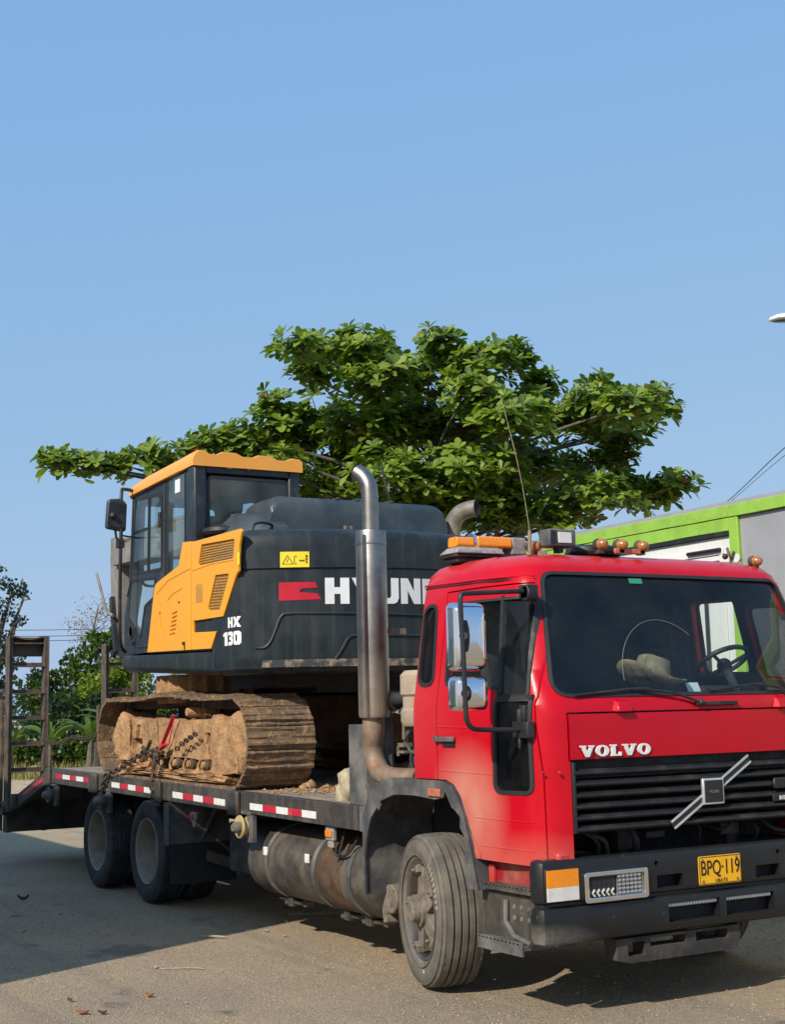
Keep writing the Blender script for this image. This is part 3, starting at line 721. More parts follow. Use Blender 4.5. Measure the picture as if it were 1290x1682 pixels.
part('lens', MB().loft([[hp(u, wv*math.cos(q), -.044-.03*wv*8*abs(math.sin(q))) for q in [2*math.pi*k/14 for k in range(14)]] for u, wv in ((.02,.03),(.1,.085),(.3,.08),(.4,.03))]), M['glass_dark'], hdo)
def wire(pts, r, label, group=None):
    o = part('overhead_wire', MB().tube(smoothpath(pts, 8), r, 5), M['black']); tag(o, label, 'wire', group)
wire([(-3.0,8.5,7.06),(-6.19,9.72,6.52),(-10.1,11.22,5.83),(-13.67,13.2,5.5),(-19.24,15.84,4.93),(-24,18.1,4.75)], .008, 'upper of the two overhead wires crossing the sky above the trailer')
wire([(-3.0,8.52,6.8),(-6.22,9.73,6.27),(-10.11,11.23,5.71),(-13.68,13.2,5.45),(-19.24,15.85,4.9),(-24,18.12,4.72)], .005, 'lower of the two overhead wires crossing the sky above the trailer')
def upole(b, h, label):
    b = Vector(b); t = thing('utility_pole', label, 'utility pole', b, 'utility poles')
    part('pole', MB().tube([b, b+Vector((0,0,h))], [.16,.1], 10), M['bark'], t)
    part('crossarm', MB().box(b.x-.06,b.x+.06,b.y-.7,b.y+.7,h-.5,h-.38), M['bark'], t, bev=.01)
upole((-3.0,8.51,0), 7.5, 'utility pole beyond the trailer carrying the near wires')
upole((-24,18.11,0), 5.2, 'short utility pole low behind the trailer')
upole((-88,9,0), 8.2, 'distant utility pole left of the dark tree')
upole((-80,30,0), 8.2, 'distant utility pole behind the excavator')
for z, d in ((7.45,'top'),(7.05,'middle'),(6.75,'lowest')):
    wire([(-88,9,z+.2),(-84,19.5,z-.05),(-80,30,z+.1)], .022, d+' of the three thin distant wires above the ramp')
# ------------------------------------------------------------------ red flatbed truck
TRK = thing('flatbed_truck', 'dusty red cab truck with black flatbed and raised rear ramps carrying the excavator', 'truck', (-4.8,0,0))
def dz(x): return 1.055 - .0108*(x+2)          # deck height
HWT = [(.82,0,0,-1.36),(1.0,0,0,-1.36),(1.3,0,0,-1.36),(1.6,0,0,-1.36),(1.70,-.012,.004,-1.36),(1.75,-.04,.012,-1.36),(1.9,-.093,.036,-1.36),(2.1,-.164,.066,-1.36),(2.3,-.234,.097,-1.36),(2.42,-.276,.117,-1.355),(2.50,-.31,.145,-1.345),(2.55,-.36,.19,-1.31),(2.585,-.45,.27,-1.24),(2.605,-.60,.40,-1.12)]
def hw(z):
    if z <= HWT[0][0]: return HWT[0][1:]
    for a, b in zip(HWT, HWT[1:]):
        if z <= b[0]:
            t = (z-a[0])/(b[0]-a[0]); return tuple(a[i]+(b[i]-a[i])*t for i in (1,2,3))
    return HWT[-1][1:]
def cab_half(z, off):
    xf, ins, xr = hw(z); i = ins-off; xr -= off; f = xf+off
    P = [(xr,0),(xr,-.6),(xr,-1.14+i),(xr+.012,-1.195+i),(xr+.05,-1.23+i),(xr+.10,-1.237+i),(-1.0,-1.233+i),(-.72,-1.226+i),(-.5+xf*.5,-1.216+i),(-.3+xf*.9,-1.198+i),(-.16+f,-1.176+i),(-.10+f,-1.150+i),(-.06+f,-1.112+i),(-.03+f,-1.06+i),(-.012+f,-.99+i*.9),(f-.002,-.8+i*.7),(f+.006,-.4),(f+.008,0)]
    return P
def cab_ring(z, off=0., zz=None):
    h = cab_half(z, off); q = h + [(x,-y) for x, y in reversed(h[1:-1])]
    return [(x, y, (z if zz is None else zz) - .019*x) for x, y in q]
def cab_loft(off):
    r = [cab_ring(z, off, z + (off*.9 if z > 2.5 else 0) - (off if z < .83 else 0)) for z, *_ in HWT]
    return MB().loft(r)
def side_y(x, z):
    h = cab_half(z, 0)[5:15]
    for a, b in zip(h, h[1:]):
        if a[0] <= x <= b[0]: return a[1]+(b[1]-a[1])*(x-a[0])/(b[0]-a[0])
    return h[0][1] if x < h[0][0] else h[-1][1]
def sh(z, x): return z - .019*x
ARCH = [(-1.7,1.27),(-.94,1.27),(-.86,1.245),(-.79,1.18),(-.72,1.05),(-.665,.9),(-.62,.5),(-1.7,.5)]
W_DOOR = rpoly([(-.985,2.33),(-.955,1.83),(-.43,1.80),(-.40,1.745),(-.165,1.745),(-.262,2.325)], [.06,.05,.05,.03,.03,.05], 5)
W_QUART = rpoly([(-1.285,2.325),(-1.27,1.84),(-1.09,1.84),(-1.135,2.345)], [.085,.075,.06,.07], 6)
W_LOW = rpoly([(-.425,1.735),(-.45,1.215),(-.135,1.215),(-.14,1.735)], [.02,.06,.05,.02], 5)
W_DRIVE = rpoly([(-1.27,2.40),(-1.29,1.90),(-.80,1.88),(-.86,2.39)], .05, 5)
W_VENT = rpoly([(-.76,2.33),(-.70,1.85),(-.19,1.80),(-.28,2.31)], .05, 5)
W_WIND = rpoly([(-.93,2.47),(-1.065,1.745),(1.065,1.745),(.93,2.47)], [.09,.10,.10,.09], 6)
def pw(poly, g=0, side=None):
    p = grow(poly, g) if g else poly
    if side is None: return MB().prism(p, 'y', -2, 2)
    return MB().prism(p, 'y', -2, -.97) if side < 0 else MB().prism(p, 'y', .97, 2)
def pf(poly, g=0): return MB().prism(grow(poly, g) if g else poly, 'x', -.8, 1)
floor_cut = MB().box(-1.31,-.06,-1.1,1.1,.70,.9)
inner = cab_loft(-.045)
shell = boolean(cab_loft(0), [inner, MB().prism(ARCH,'y',-2,2), floor_cut,
    pw(W_DOOR,0,-1), pw(W_QUART,0,-1), pw(W_LOW), pw(W_DRIVE,0,1), pw(W_VENT,0,1), pf(W_WIND), MB().box(-.2,.3,-.995,.995,.6,1.385), MB().box(-.06,.3,-1.005,1.005,1.385,1.655)])
DOOR = [(-1.03,2.405),(-1.03,1.20),(-.86,1.20),(-.60,.86),(-.60,.70),(-.075,.70),(-.08,1.3),(-.12,1.75),(-.225,2.405)]
body = boolean(shell, [pw(DOOR,.004,-1), pw(DOOR,.004,1)])
o = part('cab', body, M['red'], TRK, ang=32)
for sd in (-1, 1):
    d_ = part('door', boolean(shell.copy(), [pw(DOOR,-.004,sd)], 'INTERSECT'), M['red'], TRK, ang=32)
    cr = MB()
    for z, x0, x1 in ((1.565,-1.02,-.46),(1.305,-1.02,-.46),(1.055,-.66,-.09),(.90,-.60,-.08)):
        cr.tube([(x0+(x1-x0)*k/8, sd*-(side_y(x0+(x1-x0)*k/8, z)-.001) * (1), sh(z,x0+(x1-x0)*k/8)) if sd > 0 else (x0+(x1-x0)*k/8, side_y(x0+(x1-x0)*k/8, z)+.001, sh(z,x0+(x1-x0)*k/8)) for k in range(9)], .0045, 6)
    part('crease', cr, M['red'], d_)
    yh = sd*1.236
    hd_ = MB().box(-1.0,-.82,yh-.02*1 if sd < 0 else yh,yh if sd < 0 else yh+.02,1.495,1.525).lathe([(-.025 if sd<0 else 0,0),(-.025 if sd<0 else 0,.022),(0 if sd<0 else .025,.022),(0 if sd<0 else .025,0)],(-1.015,yh,1.512),'y',10)
    part('handle', hd_, M['fender'], d_, bev=.005)
    rec = MB().box(-.96,-.83,yh-.004 if sd<0 else yh-.002,yh+.002 if sd<0 else yh+.004,1.465,1.493)
    part('handle_recess', rec, M['black'], d_, bev=.001)
    # panes and rubber of this side
    for nm, P in ((('door_window',W_DOOR),('quarter_window',W_QUART),('lower_window',W_LOW)) if sd < 0 else (('door_window',W_DRIVE),('vent_window',W_VENT),('lower_window',W_LOW))):
        gk = boolean(cab_loft(.006), [cab_loft(-.014), ('INTERSECT', pw(P,.005 if nm=='door_window' else .010,sd)), pw(P,-.012)])
        gobj = part(nm, gk, M['gasket'], TRK, ang=40)
        if nm == 'door_window' and sd > 0: continue          # driver's window is wound down
        pn = boolean(cab_loft(-.008), [cab_loft(-.013), ('INTERSECT', pw(P,.004,sd))])
        part('pane', pn, M['glass_dark'] if nm != 'door_window' else M['glass'], gobj)
    if sd > 0: continue
    dv = MB().bar((-.48, (side_y(-.48,2.33)+.006)*(-sd), sh(2.33,-.48)), (-.40, (side_y(-.40,1.76)+.006)*(-sd), sh(1.76,-.4)), .022, .03, (1,0,0))
    part('window_divider', dv, M['gasket'], d_)
    ld = MB().bar((-.41, (side_y(-.41,1.742)-.002)*(-sd), sh(1.742,-.41)), (-.13, (side_y(-.15,1.742)-.002)*(-sd), sh(1.742,-.15)), .02, .03)
    part('window_bar', ld, M['gasket'], d_)
# windscreen
gk = boolean(cab_loft(.007), [cab_loft(-.014), ('INTERSECT', pf(W_WIND,.007)), pf(W_WIND,-.013), MB().box(-2,-.75,-2,2,1,3)])
wobj = part('windscreen', gk, M['gasket'], TRK, ang=40)
pn = boolean(cab_loft(-.008), [cab_loft(-.013), ('INTERSECT', pf(W_WIND,.004)), MB().box(-2,-.75,-2,2,1,3)])
part('pane', pn, M['glass'], wobj)
def wx(z, y=0): return hw(z)[0] + .006 - (abs(y)/1.0)**2.2*.012
stk = MB().box(-.003,0,-.05,.05,-.016,.016).map(lambda x,y,z: (wx(2.43)-.001+x-.35*z, y-.255, 2.43+z))
part('sticker', stk, material('green_sticker', (.03,.26,.15), .5), wobj)
# arc the wiper has scraped into the dust on the glass
ap = [(-.19+.36*math.cos(R(a)), 1.80+.39*math.sin(R(a))) for a in range(50,180,7)]
arc = MB().tube([(wx(z,y)+.003, y, z) for y, z in ap], .0016, 5)
part('wiper_mark', arc, material('dust_line', (.22,.22,.21), .9), wobj)
for sd in (-1,1):
    part('roof_gutter', MB().tube(smoothpath([(x, sd*-side_y(x,2.425)+sd*.0 if sd > 0 else side_y(x,2.425)-.001, sh(2.425,x)) for x in (-1.30,-1.0,-.7,-.45,-.32)],3), .0055, 6), M['gasket'], TRK)
    part('drip_rail', MB().tube(smoothpath([(x, (-side_y(x,2.44)+.003)*sd, sh(2.442,x)) for x in (-1.31,-1.0,-.7,-.45,-.33)],3), .007, 6), M['red'], TRK)
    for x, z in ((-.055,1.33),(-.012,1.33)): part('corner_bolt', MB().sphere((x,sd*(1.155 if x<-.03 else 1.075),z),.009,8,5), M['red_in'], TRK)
# hood panel
hp_ = boolean(cab_loft(.004), [cab_loft(-.02), ('INTERSECT', MB().box(-.15,.3,-.992,.992,1.396,1.645)) ])
part('hood_panel', hp_, M['red'], TRK, bev=.004)
part('hood_backing', MB().box(-.075,-.062,-1.0,1.0,1.387,1.653), M['interior'], TRK)
for y in (-.62, .62):
    part('hood_hinge', MB().add([(-.03,y-.09,1.655),(-.03,y+.09,1.655),(-.03,y+.05,1.725),(-.03,y-.05,1.725),(.035,y-.05,1.652),(.035,y+.05,1.652),(.012,y+.04,1.705),(.012,y-.04,1.705)],[(0,1,2,3),(7,6,5,4),(0,4,5,1),(1,5,6,2),(2,6,7,3),(3,7,4,0)]), M['red'], TRK, bev=.006)
part('wiper_base', MB().box(-.02,.022,-.08,.24,1.677,1.70), M['black'], TRK, bev=.004)
# lettering on the hood
def poly_letters(word, hgt):
    def pol(pts): return [pts]
    L = {
     'V': (1.06,[[(0,1),(.44,1),(.44,.87),(.36,.87),(.56,.40),(.74,.87),(.66,.87),(.66,1),(1.06,1),(1.06,.87),(.98,.87),(.66,0),(.42,0),(.08,.87),(0,.87)]]),
     'L': (.84,[[(0,1),(.48,1),(.48,.87),(.38,.87),(.38,.14),(.66,.14),(.68,.34),(.84,.34),(.84,0),(0,0),(0,.13),(.09,.13),(.09,.87),(0,.87)]]),
     'H': (.92,[[(0,0),(0,1),(.34,1),(.34,.64),(.58,.64),(.58,1),(.92,1),(.92,0),(.58,0),(.58,.38),(.34,.38),(.34,0)]]),
     'Y': (.94,[[(.31,0),(.31,.40),(0,1),(.35,1),(.47,.70),(.59,1),(.94,1),(.63,.40),(.63,0)]]),
     'U': (.92,[[(0,1),(.33,1),(.33,.30),(.38,.22),(.54,.22),(.59,.30),(.59,1),(.92,1),(.92,.22),(.84,.06),(.70,0),(.22,0),(.08,.06),(0,.22)]]),
     'N': (.92,[[(0,0),(0,1),(.32,1),(.62,.46),(.62,1),(.92,1),(.92,0),(.60,0),(.30,.54),(.30,0)]]),
     'X': (.98,[[(0,0),(.30,.5),(0,1),(.36,1),(.49,.72),(.62,1),(.98,1),(.68,.5),(.98,0),(.62,0),(.49,.28),(.36,0)]]),
     '1': (.56,[[(.18,0),(.18,.70),(0,.70),(0,.86),(.22,1),(.52,1),(.52,0)]]),
     '3': (.86,[[(0,1),(.70,1),(.84,.86),(.84,.62),(.72,.51),(.84,.40),(.84,.14),(.70,0),(0,0),(0,.26),(.50,.26),(.52,.38),(.2,.38),(.2,.63),(.52,.63),(.50,.74),(0,.74)]]),
     '0': (.86,[[(.14,0),(0,.14),(0,.86),(.14,1),(.43,1),(.43,.76),(.33,.70),(.33,.30),(.43,.24),(.43,0)],[(.4301,0),(.4301,.24),(.53,.30),(.53,.70),(.4301,.76),(.4301,1),(.72,1),(.86,.86),(.86,.14),(.72,0)]]),
     'A': (1.0,[[(0,0),(.34,1),(.66,1),(1,0),(.68,0),(.63,.18),(.37,.18),(.32,0)]]),
     'I': (.36,[[(0,0),(0,1),(.34,1),(.34,0)]]),
    }
    out = MB(); x = 0; sp = .11
    for ch in word:
        if ch in ('O','D'):
            n = 28; wv = 1.0 if ch == 'O' else .92; vs = []
            for k in range(n):
                q = 2*math.pi*k/n; c_, s_ = math.cos(q), math.sin(q)
                if ch == 'O': o_ = (.5+.5*c_, .5+.5*s_); i_ = (.5+.20*c_, .5+.34*s_)
                else:
                    o_ = (.46+(.46*c_ if c_ > 0 else -.46), .5+.5*max(-1,min(1,s_*1.25))); i_ = (.44+(.16*c_ if c_ > 0 else -.11), .5+.27*max(-1,min(1,s_*1.25)))
                vs += [(x+o_[0], o_[1]), (x+i_[0], i_[1])]
            A = len(vs)
            out.add([(p[0]*hgt, p[1]*hgt, 0) for p in vs] + [(p[0]*hgt, p[1]*hgt, 1) for p in vs],
                [f for k in range(n) for j in ((k+1)%n,) for f in ((2*k,2*j,2*j+1,2*k+1),(A+2*k+1,A+2*j+1,A+2*j,A+2*k),(2*k,A+2*k,A+2*j,2*j),(2*k+1,2*j+1,A+2*j+1,A+2*k+1))])
            x += wv + sp
        else:
            wv, ps = L[ch]
            for p in ps: out.prism([((x+a)*hgt, b*hgt) for a, b in p], 'z', 0, 1)
            x += wv + sp
    return out, (x-sp)*hgt
lt, lw = poly_letters('VOLVO', .063)
k_ = .50/lw
bk = MB().join(lt)
part('lettering', lt.map(lambda x,y,z: (.0075+.010*z, -.945+x*k_, 1.408+y)), M['white_paint'], TRK)
part('lettering_edge', bk.map(lambda x,y,z: (.006+.005*z, -.945+x*k_*1.0+.004, 1.4045+y*1.0)), M['black'], TRK)
# lower front corner panels (red) beside the grille
for sd in (-1, 1):
    part('corner_panel', MB().box(-.10,-.02,min(sd*1.0,sd*1.10),max(sd*1.0,sd*1.10),.80,.90), M['red'], TRK, bev=.02)
# grille
for k in range(6):
    z = 1.345 - k*.0615
    pf_ = [(-.055,z-.048),(.0,z-.034),(.006,z-.026),(.004,z-.018),(-.02,z-.004),(-.055,z)]
    part('grille_slat', MB().prism(pf_,'y',-.985,.985), M['black'], TRK, ang=25)
part('grille_frame', MB().box(-.06,.002,-.992,-.972,.995,1.38).box(-.06,.002,.972,.992,.995,1.38), M['black'], TRK, bev=.004)
em = MB()
for o_ in (-.021, .021):
    dY, dZ = .615, .355; ln = math.hypot(dY,dZ); px_, pz_ = -dZ/ln*o_, dY/ln*o_
    em.bar((.016,-.308+px_,1.002+pz_+.0),(.016,.307+px_,1.357+pz_), .012, .012, (1,0,0))
emb = part('emblem', em, M['silver'], TRK, bev=.002)
part('emblem_core', MB().bar((.011,-.308,1.002),(.011,.307,1.357), .03, .008, (1,0,0)), M['black'], emb)
part('badge_frame', MB().box(.012,.034,-.082,.080,1.105,1.255), M['silver'], emb, bev=.006)
part('badge_face', MB().box(.030,.036,-.072,.070,1.116,1.244), M['black'], emb, bev=.003)
FR = Matrix(((0,0,1,0),(1,0,0,0),(0,1,0,0),(0,0,0,1)))       # text plane -> facing +x
def ftext(t_, size, pos, bold=0, sx=1, ext=.001, spacing=1): return tf(text_mesh(t_, size, bold, sx, ext, spacing), Matrix.Translation(pos) @ FR)
part('badge_text', ftext('VOLVO', .022, (.037,0,1.178), .0004), M['rim'], emb)
part('side_badge', MB().box(.0,.018,.50,.72,1.17,1.235), M['black'], TRK, bev=.012)
ib = part('engine_badge', MB().box(.0,.012,.49,.80,1.095,1.135), M['black'], TRK, bev=.004)
part('badge_text', ftext('INTERCOOLER', .034, (.0135,.645,1.114), .0008, .95), M['white'], ib)
# behind the grille
part('bumper_light_block', MB().box(-.62,-.075,-1.0,1.0,.44,.60).box(-.62,-.40,-1.0,1.0,.60,.84).box(-.16,-.075,-1.18,1.18,.62,.84), M['interior'], TRK)  # added dark block: stops sun leaking to the ground, blackens the bumper slots
part('radiator', MB().box(-.50,-.42,-.55,.62,.62,1.36), M['interior'], TRK)
fins = MB()
for k in range(60): fins.box(-.419,-.412,-.54+k*.0195,-.535+k*.0195,.63,1.35)
part('radiator_fins', fins, M['chassis'], TRK)
hs = MB()
for pts, r in (([(-.2,-.86,1.0),(-.1,-.80,.97),(-.09,-.72,.93),(-.12,-.68,.84)],.014),([(-.25,-.90,.97),(-.12,-.86,.99),(-.1,-.76,.92),(-.15,-.74,.82)],.010),([(-.3,-.55,1.02),(-.15,-.5,.99),(-.12,-.47,.9),(-.2,-.45,.82)],.022),([(-.3,.1,1.0),(-.16,.2,.94),(-.14,.28,.98),(-.2,.33,1.02)],.010),([(-.2,.5,1.03),(-.11,.58,.93),(-.1,.70,.91),(-.14,.82,.96)],.013),([(-.25,.02,1.02),(-.15,.04,.95),(-.2,.05,.84)],.008),([(-.25,.45,1.02),(-.12,.47,.93),(-.2,.48,.83)],.012)):
    part('hose', MB().tube(smoothpath(pts,5), r, 8), M['rubber'], TRK)
part('engine_bracket', MB().box(-.30,-.22,-.52,-.40,.86,1.0).box(-.30,-.16,-.36,-.22,.92,.96).box(-.3,-.2,.25,.40,.90,.97).box(-.34,-.2,-.62,.70,1.0,1.02), M['chassis'], TRK, bev=.006)
# bumper
bp_half = [(-.10,-1.232),(-.055,-1.236),(-.025,-1.23),(-.008,-1.215),(-.001,-1.18),(.0,-1.1),(.0,-.9),(.0,-.45),(.0,0)]
bp_path = bp_half + [(x,-y) for x, y in reversed(bp_half[:-1])]
prof = [(-.045,.412),(-.012,.425),(.004,.455),(.006,.56),(-.004,.606),(-.022,.618),(-.022,.632),(-.004,.642),(.004,.66),(.004,.825),(-.004,.852),(-.016,.862),(-.05,.866),(-.05,.41)]
def offp(i, d):
    a = Vector(bp_path[max(i-1,0)]); b = Vector(bp_path[min(i+1,len(bp_path)-1)]); t = (b-a).normalized()
    return Vector(bp_path[i]) + Vector((t.y,-t.x))*d
# outward = away from the truck; path runs from -y to +y so outward is +x at the middle
rings = [[(*offp(i, pr_[0]), pr_[1]) for pr_ in prof] for i in range(len(bp_path))]
bm_ = MB().loft(rings)
cut = [MB().box(-.07,.1,y0,y1,.662,.732) for y0, y1 in ((-.435,-.245),(.32,.51))]
cut += [MB().box(-.075,.1,y0,y1,.468,.575) for y0, y1 in ((-.36,.025),(.075,.455))]
cut += [MB().box(-.014,.1,y0,y1,.632,.832) for y0, y1 in ((-1.3,-1.18),)] if False else []
cut += [MB().lathe([(-.05,.014),(.06,.014)],(0,y,.80),'x',14) for y in (-.435,.505)]
bmesh_ = boolean(bm_, cut)
bump = part('bumper', bmesh_, M['bumper'], TRK, ang=30)
part('bumper_mesh', MB().box(-.05,-.02,-.355,.02,.545,.572).box(-.05,-.02,.08,.45,.545,.572), M['rim'], bump, bev=.004)
tb = MB()
for y0, y1 in ((-.35,.02),(.085,.445)):
    for k in range(16): tb.lathe([(-.02,0),(-.02,.012),(-.012,.008),(-.012,0)],(.0,y0+(y1-y0)*(k+.5)/16,.558),'x',8)
part('mesh_rivets', tb, M['white_tr'], bump)
for sd in (-1, 1):
    s0, s1 = (-1.208,-.985) if sd < 0 else (1.04,1.21)
    ind = part('indicator', MB().box(-.02,.0065,s0,s1,.642,.822).map(lambda x,y,z: (x - .004*max(0,(abs(y)-1.05)/.16)**2, y, z)), M['black'], bump, bev=.004)
    def curvex(x,y,z): return (x - .004*max(0,(abs(y)-1.05)/.16)**2, y, z)
    gb_ = MB()
    for j in range(8):
        a, b_2 = s0+.008+(s1-s0-.016)*j/8, s0+.008+(s1-s0-.016)*(j+1)/8
        gb_.box(-.01,.016,a,b_2,.722,.814)
    part('orange_lens', gb_.map(curvex), M['orange'], ind)
    gb_ = MB()
    for j in range(8):
        a, b_2 = s0+.008+(s1-s0-.016)*j/8, s0+.008+(s1-s0-.016)*(j+1)/8
        gb_.box(-.01,.016,a,b_2,.650,.7215)
    part('white_lens', gb_.map(curvex), M['white'], ind)
    h0, h1 = (-.955,-.508) if sd < 0 else (.585,1.03)
    hl = part('headlight', boolean(MB().prism(rpoly([(h0,.622),(h1,.622),(h1,.786),(h0,.786)],.022,5),'x',-.02,.022), [MB().prism(rpoly([(h0+.03,.648),(h1-.03,.648),(h1-.03,.762),(h0+.03,.762)],.012,4),'x',.004,.1)]), M['chrome'], bump, bev=.004)
    mid = (h0+h1)/2
    part('headlight_housing', MB().box(.003,.006,h0+.031,mid-.004,.649,.761), M['black'], hl)
    chv = MB()
    for j in range(5):
        yc = h0+.055+j*.033
        for q in (1,-1): chv.bar((.011,yc,.672),(.011,yc+.017,.672+q*.018),.008,.006,(1,0,0))
    part('chevron_lights', chv, M['white'], hl)
    chv = MB()
    for j in range(5):
        yc = h0+.052+j*.033
        for q in range(3): chv.box(.005,.009,yc-.008,yc+.010,.70+q*.019,.712+q*.019)
    part('led_cells', chv, M['rubber'], hl)
    l2 = MB().box(.002,.006,mid+.004,h1-.031,.649,.761)
    part('reflector', l2, M['rim'], hl)
    cb = MB()
    for j in range(6):
        for q in range(5): cb.sphere((.008,mid+.022+j*.0285,.661+q*.022),.0105,8,5,(.7,1.15,.9))
    part('reflector_cells', cb, M['chrome'], hl)
# licence plate
pl_ = part('licence_plate', MB().prism(rpoly([(-.128,.651),(.198,.651),(.198,.813),(-.128,.813)],.014,4),'x',.006,.011), M['plate'], bump, bev=.001)
rim_ = MB()
oP = rpoly([(-.124,.655),(.194,.655),(.194,.809),(-.124,.809)],.012,4); iP = grow(oP,-.0035); n_ = len(oP)
rim_.add([(.0125,*p) for p in oP]+[(.0125,*p) for p in iP],[(i,(i+1)%n_,n_+(i+1)%n_,n_+i) for i in range(n_)])
part('plate_border', rim_, M['ink'], pl_)
part('plate_number', ftext('BPQ·119', .118, (.0125,.036,.742), .0006, .72, .0008, .98), M['ink'], pl_)
part('plate_town', ftext('UBATE', .026, (.0125,.04,.671), .0002, 1.1, .0006, 1.15), M['ink'], pl_)
bl = MB()
for y, z in ((-.098,.792),(.163,.797),(-.098,.672),(.165,.672)): bl.lathe([(0,.009),(.004,.006),(.004,0)],(.0115,y,z),'x',8)
part('plate_bolts', bl, M['rim'], pl_)
# bracket under the bumper
ub = boolean(MB().prism([(-.70,.40),(-.70,.285),(-.60,.262),(.18,.262),(.22,.33),(.22,.40)],'x',-.16,-.05), [MB().box(-.3,.1,-.62,-.5,.30,.375), MB().box(-.3,.1,-.46,-.2,.34,.385), MB().box(-.3,.1,-.12,.12,.335,.385)])
part('tow_bracket', ub, M['chassis'], TRK, bev=.006)
# steps behind the bumper corners
for sd in (-1, 1):
    def sy(a, b): return sorted((sd*a, sd*b))
    a, b = sy(1.20,.85)
    st = MB().box(-.62,-.15,a,b,.665,.69)
    for k in range(12): st.box(-.61+k*.039,-.59+k*.039,*sy(1.205,.87),.69,.703)
    part('step', st, M['rim'] if False else M['chassis'], TRK, bev=.003)
    a, b = sy(1.215,.85)
    st = MB().box(-.66,-.22,a,b,.365,.392)
    for k in range(11): st.box(-.65+k*.038,-.628+k*.038,*sy(1.222,.87),.392,.407)
    st.box(-.66,-.22,*sy(1.222,1.205),.335,.41)
    part('step', st, M['fender'], TRK, bev=.003)
    part('step_panel', MB().prism([(-.69,.655),(-.69,.40),(-.15,.40),(-.15,.655)],'y',sd*1.165,sd*1.14), M['rail'], TRK, bev=.004)
    for j in range(3):
        for q in range(2): part('stud', MB().lathe([(0,.016),(sd*.004,.012),(sd*.004,0)],(-.36+j*.07,sd*1.167,.585-q*.06),'y',8), M['fender'], TRK)
    part('step_post', MB().tube([(-.20,sd*1.17,.40),(-.34,sd*1.185,.43),(-.42,sd*1.185,.50),(-.42,sd*1.18,.62)],.016,8), M['fender'], TRK)
    a, b = sy(1.14,.95)
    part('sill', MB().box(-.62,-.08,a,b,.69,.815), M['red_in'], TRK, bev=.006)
    part('sill_strip', MB().box(-.61,-.56,*sy(1.165,1.141),.69,.80), M['red'], TRK, bev=.004)
# fenders over the front wheels
FP = [(-1.985,.50),(-1.985,.75),(-1.97,1.0),(-1.90,1.13),(-1.78,1.215),(-1.6,1.262),(-1.3,1.265),(-.95,1.262),(-.86,1.235),(-.79,1.17),(-.73,1.06),(-.67,.9),(-.60,.66)]
for sd in (-1, 1):
    ins_ = grow([*FP],0) ; vs = []; n_ = len(FP)
    for y in (sd*1.245, sd*.72):
        for i, p in enumerate(FP):
            a = Vector(FP[max(i-1,0)]); b = Vector(FP[min(i+1,n_-1)]); t_ = (b-a).normalized(); nn = Vector((-t_.y, t_.x))
            vs.append((p[0], y, p[1])); vs.append((p[0]-nn.x*.014, y, p[1]-nn.y*.014))
    fs = []
    for i in range(n_-1):
        q = 2*n_
        fs += [(2*i,2*i+2,q+2*i+2,q+2*i),(2*i+1,q+2*i+1,q+2*i+3,2*i+3),(2*i,2*i+1,2*i+3,2*i+2),(q+2*i,q+2*i+2,q+2*i+3,q+2*i+1)]
    fs += [(0,2*n_,2*n_+1,1),(2*n_-2,2*n_-1,4*n_-1,4*n_-2)]
    fn = part('fender', MB().add(vs, fs), M['fender'], TRK, ang=40)
    lip = [(-1.985,.50),(-1.985,.75),(-1.97,1.0),(-1.90,1.13),(-1.78,1.215),(-1.6,1.262),(-1.3,1.265),(-.95,1.262),(-.86,1.235),(-.79,1.17),(-.73,1.06),(-.67,.9),(-.60,.66),
           (-.69,.66),(-.735,.83),(-.715,.90),(-.74,.96),(-.775,1.0),(-.77,1.06),(-.83,1.10),(-.86,1.11),(-.93,1.20),(-.955,1.165),(-1.05,1.150),(-1.3,1.165),(-1.55,1.16),(-1.72,1.115),(-1.86,1.0),(-1.93,.85),(-1.955,.75),(-1.955,.50)]
    part('fender_lip', MB().prism(lip,'y',sd*1.249,sd*1.235), M['fender'], fn)
    part('side_marker', MB().box(-1.12,-.97,*sorted((sd*1.25,sd*1.262)),1.168,1.215), M['reddish'], fn, bev=.004)
    part('fender_stay', MB().bar((-1.90,sd*1.254,1.21),(-1.72,sd*1.254,1.07),.01,.045,(1,0,0)), M['fender'], fn)
    part('wheelhouse', MB().box(-1.93,-.75,*sorted((sd*.72,sd*.70)),.5,1.25), M['interior'], TRK)
